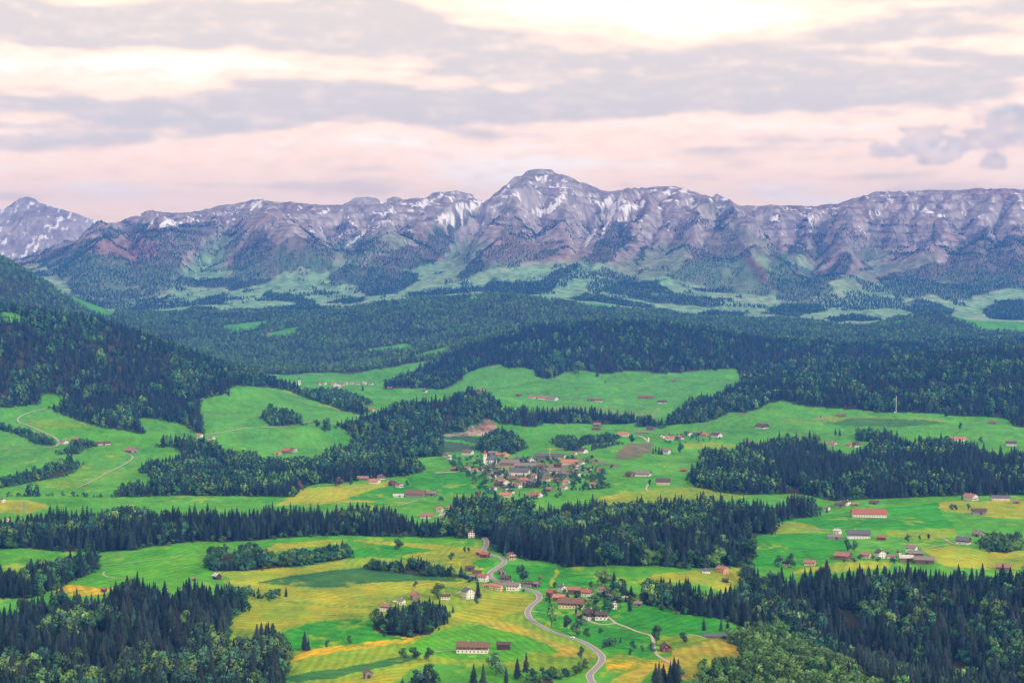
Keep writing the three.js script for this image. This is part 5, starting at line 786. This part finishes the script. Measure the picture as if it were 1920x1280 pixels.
H(800, 972, 26, 84, 'P', 'p', 1.2, 1.8, 'pinkish hall behind the forest belt'); H(834, 974, 22, 70, 'W', 'w', 1.8, 1.3, 'white terraced building behind the forest belt', { balcony: 1 }); H(825, 960, 15, 60, 'W', 'o', 1.5, 1.1, 'orange-roofed white house behind the forest belt'); H(843, 958, 13, 60, 'W', 'o', 1.6, 1.1, 'red-roofed white house next to the orange-roofed one');
// the village
H(877, 853, 22, 65, 'W', 'b', 2, 1.3, 'white house behind the church, left side'); H(925, 853, 18, 75, 'G', 'g', 1.4, 1.5, 'grey barn behind the church roof', BARN); H(937, 856, 14, 75, 'O', 'o', 1.2, 1.3, 'low orange house left of the tall orange house'); H(948, 857, 14, 30, 'O', 'o', 1.9, 1.1, 'tall orange gabled house behind the village'); H(842, 862, 9, 50, 'W', 'b', 1.5, 1.1, 'small white house at the wood left of the church'); H(838, 858, 16, 50, 'W', 'b', 1.6, 1.1, 'brown-roofed white house left of the church hill');
H(852, 883, 14, 70, 'N', 'p', 1.3, 1.3, 'reddish house at the left end of the village'); H(872, 883, 20, 70, 'P', 'p', 1.5, 1.3, 'long pinkish house at the left end of the village'); H(917, 882, 20, 80, 'W', 'd', 1.7, 1.4, 'white house directly below the church'); H(910, 891, 12, 20, 'G', 'p', 1.6, 1.1, 'small grey gabled house below the church'); H(935, 891, 18, 30, 'WD', 'd', 1.9, 1.1, 'dark timber chalet below the church', { balcony: 1 }); H(957, 873, 36, 75, 'N', 'g', 1.8, 1.5, 'big broad-roofed brown house right of the church'); H(975, 866, 17, 60, 'WD', 's', 2, 1.2, 'dark and white house at the village back'); H(996, 868, 14, 15, 'W', 'g', 1.9, 1.1, 'white gabled house at the village back', { pitch: .34 });
H(975, 892, 36, 78, 'W', 's', 2.4, 1.8, 'long white three-storey inn in the village centre', { pitch: .3 }); H(988, 877, 44, 86, 'B', 'g', 1.3, 2.6, 'long dark hall behind the white inn', BARN); H(1018, 860, 30, 86, 'N', 's', 1.9, 1.9, 'dark-roofed long building by the yellow crane'); H(1048, 861, 28, 65, 'Y', 's', 1.9, 1.6, 'slate-roofed orange-walled building right of the crane'); H(1069, 871, 31, 82, 'P', 'o', 1.6, 1.8, 'long pinkish house with orange-red roof'); H(1046, 876, 14, 75, 'R', 'd', 1.7, 1.3, 'dark red house in the village centre'); H(1078, 879, 17, 45, 'W', 'b', 1.8, 1.1, 'white house below the orange-red roof', { balcony: 1 }); H(1103, 884, 13, 50, 'W', 'd', 1.5, 1.1, 'white house towards the right end of the village');
H(1128, 887, 17, 40, 'T', 'p', 1.6, 1.1, 'tan house apart at the right end of the village', { pitch: .3 }); H(1060, 894, 18, 25, 'G', 'g', 2.1, 1.1, 'grey concrete house in the village', { pitch: .3 }); H(1038, 888, 26, 80, 'P', 'g', 1.9, 1.6, 'long grey-roofed house beside the grey concrete house'); H(1020, 892, 17, 30, 'G', 's', 1.7, 1.1, 'slate-roofed gabled house right of the inn', { pitch: .3 }); H(962, 902, 22, 70, 'N', 'b', 1.5, 1.3, 'brown house below the inn'); H(984, 905, 18, 55, 'P', 'o', 1.5, 1.2, 'orange-roofed house below the inn'); H(996, 907, 15, 40, 'G', 'g', 1.5, 1.2, 'grey barn beside the orange-roofed house below the inn', BARN); H(945, 909, 20, 35, 'W', 'o', 1.6, 1.2, 'orange-roofed white house at the front of the village'); H(935, 912, 14, 30, 'B', 'd', 1.7, 1.1, 'dark brown gabled house at the front of the village', { balcony: 1 });
H(946, 920, 14, 40, 'WD', 'd', 1.6, 1.1, 'dark-roofed white house, lowest in the village front'); H(1116, 914, 19, 60, 'W', 'p', 1.5, 1.2, 'reddish-roofed house among trees at the right of the village'); H(1005, 933, 25, 55, 'W', 'r', 1.5, 1.2, 'white house with red roof below the village'); H(1031, 922, 15, 50, 'N', 'p', 1.4, 1.1, 'reddish house in garden trees below the village'); H(896, 928, 11, 50, 'B', 'b', 1.6, 1.1, 'brown gable peeping over the trees below the village'); H(948, 932, 22, 80, 'P', 'o', 1.2, 1.6, 'low pink-roofed house in the trees below the village'); H(1094, 850, 18, 40, 'W', 'd', 1.7, 1.1, 'white gabled house above the village', { pitch: .3 }); H(1078, 853, 10, 40, 'P', 'p', 1.4, 1.1, 'small pinkish house left of the gabled one above the village');
H(1183, 894, 20, 35, 'N', 'd', 1.7, 1.3, 'dark gabled barn of the farm right of the village', BARN); H(1206, 893, 34, 70, 'WN', 'g', 1.5, 1.5, 'grey-roofed farmhouse right of the village'); H(1244, 909, 26, 87, 'T', 'd', 1.9, 1.7, 'tan house with long dark roof alone in the meadow', { pitch: .34 }); H(1281, 884, 13, 80, 'N', 'r', .8, 1.6, 'tiny reddish hut in the meadow by the right forest belt', BARN);
[[924, 897, 13, 60, 'W', 'd', 'slate-dark cottage left of the white inn'], [902, 883, 13, 40, 'WN', 'b', 'brown-roofed house left of the house below the church'], [890, 886, 12, 70, 'P', 'p', 'small pinkish house between church and pale yard'], [1002, 897, 15, 50, 'W', 'p', 'white house between inn and big dark spruce'], [1025, 903, 14, 70, 'W', 'b', 'white house right of the big dark spruce'], [1045, 905, 14, 40, 'N', 'd', 'brown house below the grey concrete house'], [1082, 893, 13, 60, 'W', 'd', 'dark-roofed house right of the grey concrete house'], [1062, 908, 13, 60, 'W', 'o', 'orange-roofed cottage among the lower gardens'], [972, 915, 14, 40, 'W', 'p', 'reddish-roofed house left of the lower grove'], [925, 920, 13, 60, 'W', 'b', 'brown-roofed house at the lower left of the village'], [958, 926, 13, 40, 'WN', 'd', 'dark-roofed chalet above the forest belt'], [1090, 872, 13, 50, 'W', 'g', 'grey-roofed house above the right village end'], [1015, 878, 15, 70, 'N', 'b', 'brown house behind the long grey-roofed house'], [1058, 918, 14, 50, 'W', 'p', 'white house in the lowest right garden']].forEach(([x, y, w, t, wl, f, label]) => H(x, y, w, t, wl, f, 1.6, 1.2, label));
// far town
[[597, 722, 9, 'p'], [607, 721, 10, 'p'], [625, 722, 11, 'o'], [640, 723, 12, 'g'], [648, 721, 8, 'o'], [659, 721, 9, 'o'], [670, 722, 10, 'p'], [683, 721, 9, 'w'], [695, 722, 10, 'g'], [632, 727, 14, 'w']].forEach(([x, y, w, f], i) => H(x, y, w, 40 + i * 13 % 40, i % 3 ? 'W' : 'P', f, 1.8, 1.2, `${i % 3 ? 'white' : 'pinkish'} house of the far town with ${{ p: 'dusky red', o: 'orange', g: 'grey', w: 'pale' }[f]} roof, ${['first', 'second', 'third', 'fourth', 'fifth', 'sixth', 'seventh', 'eighth', 'ninth', 'tenth'][i]} from its church tower`, { max: 7000, group: 'houses of the far town' }));
// huts on the high pastures
[[378, 540, 8, 'o'], [300, 571, 6, 'w'], [312, 571, 8, 'o'], [345, 573, 6, 'p'], [582, 542, 9, 'w'], [637, 571, 7, 'w'], [604, 518, 6, 'w'], [1049, 484, 5, 'w'], [1386, 561, 6, 'w'], [960, 513, 6, 'w'], [850, 528, 9, 'o'], [504, 626, 8, 'o']].forEach(([x, y, w, f], i) => house('mountain_hut', 'hut', x, y, w, 70, 'W', 'N', f, 1.4, 1.5, `${{ o: 'orange-roofed', w: 'pale-roofed', p: 'pinkish-roofed' }[f]} hut on the ${['left pasture below the green cone', 'far left pasture, first of three', 'far left pasture, second of three', 'far left pasture, third of three', 'broad left alp in its middle', 'pasture corner above the blue forest', 'upper edge of the broad left alp', 'crest of the bright central alp', 'pasture below the right spur', 'bright central alp, left side', 'lane below the central alp', 'clearing in the blue forest'][i]}`, { max: 13000 }));
// ---------------------------------------------------------------- church, tower, mast, crane, car
function stand(name, label, category, px, py, max = 6000) { const [X, D] = survey(px, py, 1250, max), g = new THREE.Group(); g.name = numbered(name); g.userData = { label, category }; g.position.set(X, height(X, D), -D); scene.add(g); placed.push([X, D, 8]); return [g, X, D]; }
const turned = (pts, n) => { const g = new THREE.LatheGeometry(pts.map(([r, y]) => new THREE.Vector2(r, y)), n); g.rotateY(Math.PI / n); return g; };
{
  const [g] = stand('church', 'white village church with red-topped tower and dark nave roof', 'church', 914, 870);
  g.rotation.y = .25;
  const t = part('tower', boxG(-2.9, 2.9, -2, 19, -2.9, 2.9), wallMat.W, g); t.position.x = -5;
  part('tower_roof', turned([[4.3, 19], [3.6, 20.2], [2.6, 22], [1.0, 24.6], [.25, 27.2], [.05, 29]], 8), roofMat.r, t);
  part('cornice', boxG(-3.2, 3.2, 18.5, 19.1, -3.2, 3.2), frameMat, t);
  for (const [x, z, a] of [[0, 2.9, 0], [2.9, 0, Math.PI / 2], [-2.9, 0, -Math.PI / 2]]) { part('belfry_opening', boxG(-.8, .8, 14.5, 17.3, 0, .08), dark, t).position.set(x, 0, z); t.children.at(-1).rotation.y = a; }
  const clock = part('clock_face', new THREE.CylinderGeometry(.95, .95, .1, 20), frameMat, t); clock.rotation.x = Math.PI / 2; clock.position.set(0, 12.4, 2.95);
  const n = new THREE.Group(); n.name = 'nave'; n.position.set(7, 0, -1); n.rotation.y = Math.PI / 2; g.add(n);
  part('nave_wall', bodyG(11, 20, -2, 8, 7), wallMat.W, n); for (const s of [-1, 1]) part('nave_roof', slopeG(11, 20, 8, 7, .5, s), roofMat.s, n);
  for (let i = 0; i < 4; i++) for (const s of [-1, 1]) { const w = part('nave_window', boxG(-.6, .6, 2.2, 6, 0, .06), glass, n); w.position.set(s * 5.5, 0, -7 + i * 4.6); w.rotation.y = s * Math.PI / 2; }
  const [q] = stand('church_tower', 'white church tower with dark onion roof at the far town', 'tower', 561, 722, 7000);
  part('shaft', boxG(-3.2, 3.2, -4, 15, -3.2, 3.2), wallMat.W, q); part('onion_roof', turned([[3.4, 15], [3.9, 16.5], [3.2, 18.6], [1.4, 20.4], [.8, 22], [1.2, 23.2], [.3, 25], [.05, 27]], 10), roofMat.s, q); part('belfry_opening', boxG(-.9, .9, 9.5, 13, 3.2, 3.28), dark, q);
}
const bar = (x0, y0, z0, x1, y1, z1, t) => { const a = new THREE.Vector3(x0, y0, z0), b = new THREE.Vector3(x1, y1, z1), d = b.clone().sub(a), g = new THREE.BoxGeometry(t, d.length(), t); g.applyQuaternion(new THREE.Quaternion().setFromUnitVectors(new THREE.Vector3(0, 1, 0), d.normalize())); g.translate((x0 + x1) / 2, (y0 + y1) / 2, (z0 + z1) / 2); return g; };
function lattice(h, w0, w1, n, t) { const out = []; for (let i = 0; i < n; i++) { const a = i / n * h, b = (i + 1) / n * h, p = lerp(w0, w1, i / n), q = lerp(w0, w1, (i + 1) / n), c = [[-1, -1], [1, -1], [1, 1], [-1, 1]]; for (let k = 0; k < 4; k++) { const [x, z] = c[k], [u, v] = c[(k + 1) % 4]; out.push(bar(x * p, a, z * p, x * q, b, z * q, t), bar(x * p, a, z * p, u * q, b, v * q, t * .6), bar(x * q, b, z * q, u * q, b, v * q, t * .6)); } } return mergeGeometries(out); }
{
  const steel = plain(.62, .62, .63, .5), yellow = plain(.72, .40, .05, .6), green = plain(.12, .36, .30, .6);
  const [g] = stand('radio_mast', 'tall thin white radio mast at the right hillside forest edge', 'mast', 1681, 774);
  part('mast_pole', lattice(38, .75, .45, 16, .28), steel, g); part('antenna_bracket', boxG(-4, .6, 31, 31.35, -.15, .15), steel, g); for (const [x, y] of [[-3.2, 31.5], [.7, 34], [-.8, 36]]) part('antenna', boxG(x - .22, x + .22, y, y + 2.4, .5, .8), frameMat, g); part('equipment_box', boxG(-4.4, -2.2, -.5, 3, -1, 1), frameMat, g);
  const [c] = stand('tower_crane', 'yellow construction crane among the village roofs', 'crane', 1031, 862);
  part('crane_mast', lattice(21, .8, .8, 10, .3), yellow, c); const jib = part('crane_jib', lattice(30, .6, .35, 14, .22), yellow, c); jib.rotation.z = -Math.PI / 2; jib.position.set(-4, 21.2, 0); part('counterweight', boxG(-5.6, -3.6, 19.6, 21.6, -.9, .9), stoneMat, c); part('cabin', boxG(.9, 2.2, 18.6, 20.4, -.8, .8), frameMat, c);
  const [p] = stand('power_pylon', 'green lattice power pylon in the left yellow field', 'pylon', 44, 962);
  part('pylon_body', lattice(18, 1.5, .5, 7, .3), green, p); for (const y of [11.5, 14.5, 17.5]) part('cross_arm', boxG(-3, 3, y, y + .3, -.2, .2), green, p);
  const [s] = stand('silo', 'slim white silo beside the forked lane', 'silo', 1216, 828);
  part('silo_body', turned([[0, 9], [1.0, 8.4], [1.7, 7.6], [1.7, 0], [0, 0]], 16), frameMat, s); part('silo_leg', boxG(-1.8, 1.8, -1.5, .3, -1.8, 1.8), stoneMat, s);
}
function car(px, py, label, colour, along) {
  const [X, D] = survey(px, py, 1300, 2500), g = new THREE.Group(); g.name = numbered('car'); g.userData = { label, category: 'car' };
  g.position.set(X, height(X, D) + .36, -D); g.rotation.y = along; scene.add(g);
  const sh = new THREE.Shape(); [[-2.1, .3], [-2.15, .75], [-1.9, .95], [-1.2, 1.0], [-.7, 1.45], [.9, 1.48], [1.7, 1.0], [2.1, .92], [2.15, .35]].forEach(([x, y], i) => i ? sh.lineTo(x, y) : sh.moveTo(x, y)); sh.closePath();
  const b = new THREE.ExtrudeGeometry(sh, { depth: 1.6, bevelEnabled: true, bevelSize: .06, bevelThickness: .08, bevelSegments: 2 }); b.translate(0, 0, -.8);
  part('car_body', b, plain(...colour, .3), g);
  for (const s of [-1, 1]) { part('side_window', boxG(-.75, .95, 1.02, 1.38, 0, .02), glass, g).position.z = s * .9; if (s < 0) g.children.at(-1).rotation.y = Math.PI; }
  for (const x of [-1.35, 1.35]) for (const z of [-.82, .82]) { const w = part('wheel', new THREE.CylinderGeometry(.33, .33, .22, 14), dark, g); w.rotation.x = Math.PI / 2; w.position.set(x, .33, z); part('rim', new THREE.CylinderGeometry(.19, .19, .24, 10), plain(.5, .5, .5, .4), w); }
}
car(1074, 1197, 'small white car driving on the winding road', [.8, .8, .8], -.35);
car(740, 1129, 'white car parked by the field copse house', [.75, .75, .74], .3);
// ---------------------------------------------------------------- trees that stand alone
[['spruce', 896, 1121, 34, 'tall dark spruce beside the white three-storey house'], ['spruce', 1181, 1153, 34, 'tall spruce right of the white chalet'], ['spruce', 1080, 1152, 19, 'small dark spruce left of the white chalet'], ['spruce', 986, 1275, 52, 'tallest spruce of the bottom meadow pair'], ['spruce', 970, 1273, 40, 'slimmer spruce of the bottom meadow pair'], ['spruce', 906, 1284, 40, 'spruce at the bottom edge, second from the left below the farmhouse'], ['spruce', 888, 1282, 38, 'spruce at the bottom edge, first from the left below the farmhouse'], ['spruce', 949, 1286, 36, 'spruce at the bottom edge right of the broad conifer'], ['leaf', 930, 1267, 44, 'broad dark tree below the long farmhouse'],
  ['spruce', 1320, 1189, 33, 'dark spruce at the left end of the long low shed'], ['spruce', 1352, 1184, 25, 'left spruce of two behind the long low shed'], ['spruce', 1365, 1184, 24, 'right spruce of two behind the long low shed'], ['spruce', 571, 1220, 37, 'tall narrow spruce in the left yellow field'], ['spruce', 578, 1219, 22, 'small spruce beside the tall narrow one'], ['spruce', 536, 1124, 25, 'round-headed conifer in the yellow field'], ['leaf', 522, 1121, 19, 'small tree left of the round-headed conifer'], ['leaf', 467, 1120, 24, 'round tree at the right of the lower left forest'],
  ['leaf', 747, 1031, 22, 'round tree alone in the upper field'], ['leaf', 846, 1051, 17, 'low round tree below the forest belt'], ['leaf', 871, 1036, 12, 'left sapling of a pair near the barn'], ['leaf', 879, 1036, 11, 'right sapling of a pair near the barn'], ['leaf', 779, 1100, 12, 'small bush alone in the yellow field'], ['leaf', 820, 1121, 29, 'light birch beside the small white shed', 1], ['leaf', 893, 1135, 18, 'green bush below the tall dark spruce'], ['spruce', 849, 1148, 13, 'dark clipped conifer right of the field copse'],
  ['leaf', 1117, 1138, 20, 'round tree behind the white chalet'], ['leaf', 1142, 1143, 28, 'leafy tree right of the large farmhouse'], ['leaf', 1034, 1174, 40, 'tall pale tree left of the hamlet bank', 1], ['leaf', 1063, 1182, 30, 'dark leafy tree on the hamlet bank'], ['leaf', 1083, 1190, 32, 'second dark leafy tree on the hamlet bank'], ['leaf', 1100, 1194, 18, 'low bush at the end of the hamlet bank'], ['leaf', 980, 1092, 34, 'slender tree in the bright meadow above the road'], ['leaf', 1013, 1094, 18, 'pale sapling in the bright meadow', 1], ['leaf', 1231, 1206, 36, 'tall leafy tree beside the red cabin track'],
  ['leaf', 1188, 1218, 18, 'upper orchard tree left of the red cabin'], ['leaf', 1205, 1224, 16, 'middle orchard tree left of the red cabin'], ['leaf', 1182, 1230, 16, 'lower orchard tree left of the red cabin'], ['leaf', 1222, 1222, 18, 'orchard tree close to the red cabin track'], ['leaf', 1283, 1206, 22, 'round tree in the meadow right of the red cabin'], ['leaf', 1126, 1189, 14, 'grey-green bush below the white chalet'], ['leaf', 1090, 1236, 26, 'slim tree at the road end of the bottom hedge'], ['leaf', 1108, 1104, 15, 'round tree behind the hamlet'], ['leaf', 1135, 1100, 34, 'pale tall trees behind the hamlet', 1], ['leaf', 1128, 1100, 30, 'left of the pale trees behind the hamlet', 1], ['leaf', 1040, 1102, 12, 'small tree at the back of the hamlet'],
  ['leaf', 757, 1238, 24, 'left thin tree of the bottom meadow clump'], ['leaf', 778, 1236, 24, 'middle thin tree of the bottom meadow clump'], ['leaf', 803, 1238, 26, 'right thin tree of the bottom meadow clump'], ['leaf', 612, 1216, 18, 'bush in the lush field left of the copse'], ['leaf', 655, 1210, 20, 'thin pale tree left of the copse', 1], ['leaf', 525, 1222, 26, 'leafy tree at the edge of the lower left forest'], ['leaf', 1460, 1063, 24, 'dark round tree left of the tan cottage'], ['leaf', 1484, 1064, 27, 'leafy tree beside the small white and dark house'], ['leaf', 1590, 1036, 26, 'left tree above the brown farmhouse'], ['leaf', 1603, 1036, 24, 'right tree above the brown farmhouse'],
  ['leaf', 1702, 1015, 13, 'small tree right of the slate-roofed farm'], ['leaf', 1725, 1013, 11, 'left dark bush in the right meadow'], ['leaf', 1742, 1012, 12, 'right dark bush in the right meadow'], ['spruce', 1551, 966, 17, 'small spruce left of the red-roofed farm'], ['leaf', 1785, 956, 12, 'left tree in the yellow right field'], ['leaf', 1793, 957, 11, 'right tree in the yellow right field'], ['leaf', 1817, 957, 14, 'pale tree left of the dark-roofed grey barn', 1], ['spruce', 1805, 938, 14, 'dark tree left of the white chalet'],
  ['spruce', 1567, 821, 18, 'left spruce of a pair on the plateau'], ['spruce', 1575, 821, 18, 'right spruce of a pair on the plateau'], ['leaf', 1776, 783, 13, 'round tree at the right hillside forest foot'], ['leaf', 1801, 806, 14, 'tree of the plateau hedge'], ['leaf', 1840, 830, 12, 'bare brownish tree on the plateau'], ['leaf', 1185, 831, 17, 'round tree beside the white barn'], ['leaf', 1276, 851, 22, 'round tree right of the white house with spruces'], ['spruce', 1225, 852, 15, 'first spruce of the short row'], ['spruce', 1230, 852, 16, 'second spruce of the short row'], ['spruce', 1236, 852, 15, 'third spruce of the short row'], ['spruce', 1241, 852, 14, 'fourth spruce of the short row'],
  ['leaf', 1218, 911, 13, 'round tree left of the tan house with long dark roof'], ['leaf', 562, 921, 21, 'purplish tree at the corner of the left wood', 2], ['leaf', 636, 913, 20, 'brownish-purple tree in the village field', 2], ['leaf', 658, 909, 9, 'small tree in the village field'], ['spruce', 1010, 905, 26, 'big dark spruce in the village centre'], ['leaf', 594, 800, 14, 'solitary tree on the left middle meadow'], ['leaf', 1085, 702, 26, 'pale round tree at the foot of the wooded hill', 1], ['spruce', 1120, 706, 17, 'slim spruce in front of the wooded hill'], ['leaf', 1135, 719, 6, 'small bush on the central meadow'], ['spruce', 1110, 846, 15, 'slim dark tree by the stream'], ['leaf', 1147, 878, 8, 'round bush right of the village'], ['leaf', 1112, 905, 14, 'large round tree at the right of the village'], ['leaf', 1127, 905, 16, 'largest round tree at the right of the village'], ['spruce', 680, 732, 11, 'dark tree in the far town'], ['leaf', 1622, 1288, 22, 'orange-red leafed bush at the bottom edge, left one', 3], ['leaf', 1650, 1290, 20, 'orange-red leafed bush at the bottom edge, right one', 3], ['leaf', 763, 912, 12, 'tree right of the white brown-roofed house'],
].forEach(([kind, px, py, tallPx, label, tone], i) => {
  const [X, D] = survey(px, py, 1250, 6000), t = { kind, light: tone === 1, e: (i * .37) % 1 * .9, v: (i * .618) % 1 };
  single(kind, t.v, label, 'tree', 0, X, D, tallPx * D / F * 1.04, i * 1.7, hue(kind, tone === 2 ? [.13, .075, .075] : tone === 3 ? [.28, .085, .03] : treeColor(t)));
});
{
  const taken = new Map(), cell = 40, put = (x, d, r) => { for (let i = Math.floor((x - r) / cell); i <= Math.floor((x + r) / cell); i++) for (let j = Math.floor((d - r) / cell); j <= Math.floor((d + r) / cell); j++) { const k = i * 10000 + j; if (!taken.has(k)) taken.set(k, []); taken.get(k).push([x, d, r]); } };
  for (const [x, d, r] of placed) put(x, d, r);
  for (let i = 0; i <= 200; i++) { const p = mainRoad.getPointAt(i / 200); put(p.x, p.z, 8); }
  const free = (t) => { const l = taken.get(Math.floor(t.X / cell) * 10000 + Math.floor(t.D / cell)); return !l || l.every(([x, d, r]) => (t.X - x) ** 2 + (t.D - d) ** 2 > r * r); };
  for (let i = tree.length - 1; i >= 0; i--) if (!free(tree[i])) { tree[i] = tree[tree.length - 1]; tree.pop(); }
  for (const t of tree) { const [x, y] = toPhoto(t.X, t.h + t.size, t.D), [, b] = toPhoto(t.X, t.h, t.D); t.px = x; t.top = y; t.tall = b - y; t.show = x > 4 && x < 1916 && y > 0 && y + t.tall * .45 < 1276 ? t.tall : 0; }
  for (const kind of ['spruce', 'leaf']) {
    const best = tree.filter((t) => t.kind === kind && t.show).sort((a, b) => b.show - a.show).slice(0, kind === 'spruce' ? 255 : 250);
    for (const t of best) {
      t.own = true;
      const where = WOODNAME[t.wood][0], size = t.size > 25 ? 'tall' : t.size > 19 ? 'middling' : 'short', side = t.px < 180 ? 'by the left edge' : t.px < 360 ? 'below the reddish field hut' : t.px < 700 ? 'beside the yellow field' : t.px < 1500 ? 'beside the red cabin' : t.px < 1700 ? 'above the bare earth scar' : 'by the right edge';
      const row = t.top < 1160 ? 'back' : t.top < 1215 ? 'middle' : 'front', label = `${size} ${kind === 'spruce' ? 'dark spruce' : (t.light ? 'light' : 'dark') + ' green broadleaf tree'}, ${row} of the ${where.replace('forest at the lower left corner', 'lower left forest').replace('lower right forest', 'lower right wood')} ${side}`.split(' ').slice(0, 16).join(' ');
      const c = treeColor(t); single(kind, t.v, label, 'tree', label.replace('broadleaf tree', 'broadleaf trees').replace('dark spruce', 'dark spruces'), t.X, t.D, t.size, t.turn, hue(kind, c), t.h);
    }
  }
  const masses = new Map();
  for (const t of tree) if (!t.own) { const near = t.D < 2350, set = KIND[t.kind][near ? 'near' : 'far'], i = Math.floor(t.v * set.length) % set.length, key = [t.wood, t.kind, near ? 'near' : 'far', i].join('|'); if (!masses.has(key)) masses.set(key, []); masses.get(key).push(t); }
  const groups = new Map(), M = new THREE.Matrix4(), Qn = new THREE.Quaternion(), UPV = new THREE.Vector3(0, 1, 0), col = new THREE.Color();
  for (const [key, list] of masses) {
    const [wd, kind, lod, i] = key.split('|');
    if (!groups.has(wd)) { const g = new THREE.Group(); g.name = numbered('forest'); g.userData = { kind: 'stuff', label: WOODNAME[wd][1], category: 'forest' }; scene.add(g); groups.set(wd, g); }
    const m = new THREE.InstancedMesh(KIND[kind][lod][+i][2], kind === 'spruce' ? needle : leafy, list.length);
    m.name = kind === 'spruce' ? 'spruces' : 'broadleaf_trees'; m.castShadow = m.receiveShadow = true;
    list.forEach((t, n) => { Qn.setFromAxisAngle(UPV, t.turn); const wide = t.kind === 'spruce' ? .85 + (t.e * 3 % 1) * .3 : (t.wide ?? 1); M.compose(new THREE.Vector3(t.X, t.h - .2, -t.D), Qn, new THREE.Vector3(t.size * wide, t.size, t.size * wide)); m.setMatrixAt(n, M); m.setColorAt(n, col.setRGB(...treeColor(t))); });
    groups.get(wd).add(m);
  }
  console.log('trees', tree.length);
}
renderer.render(scene, camera);
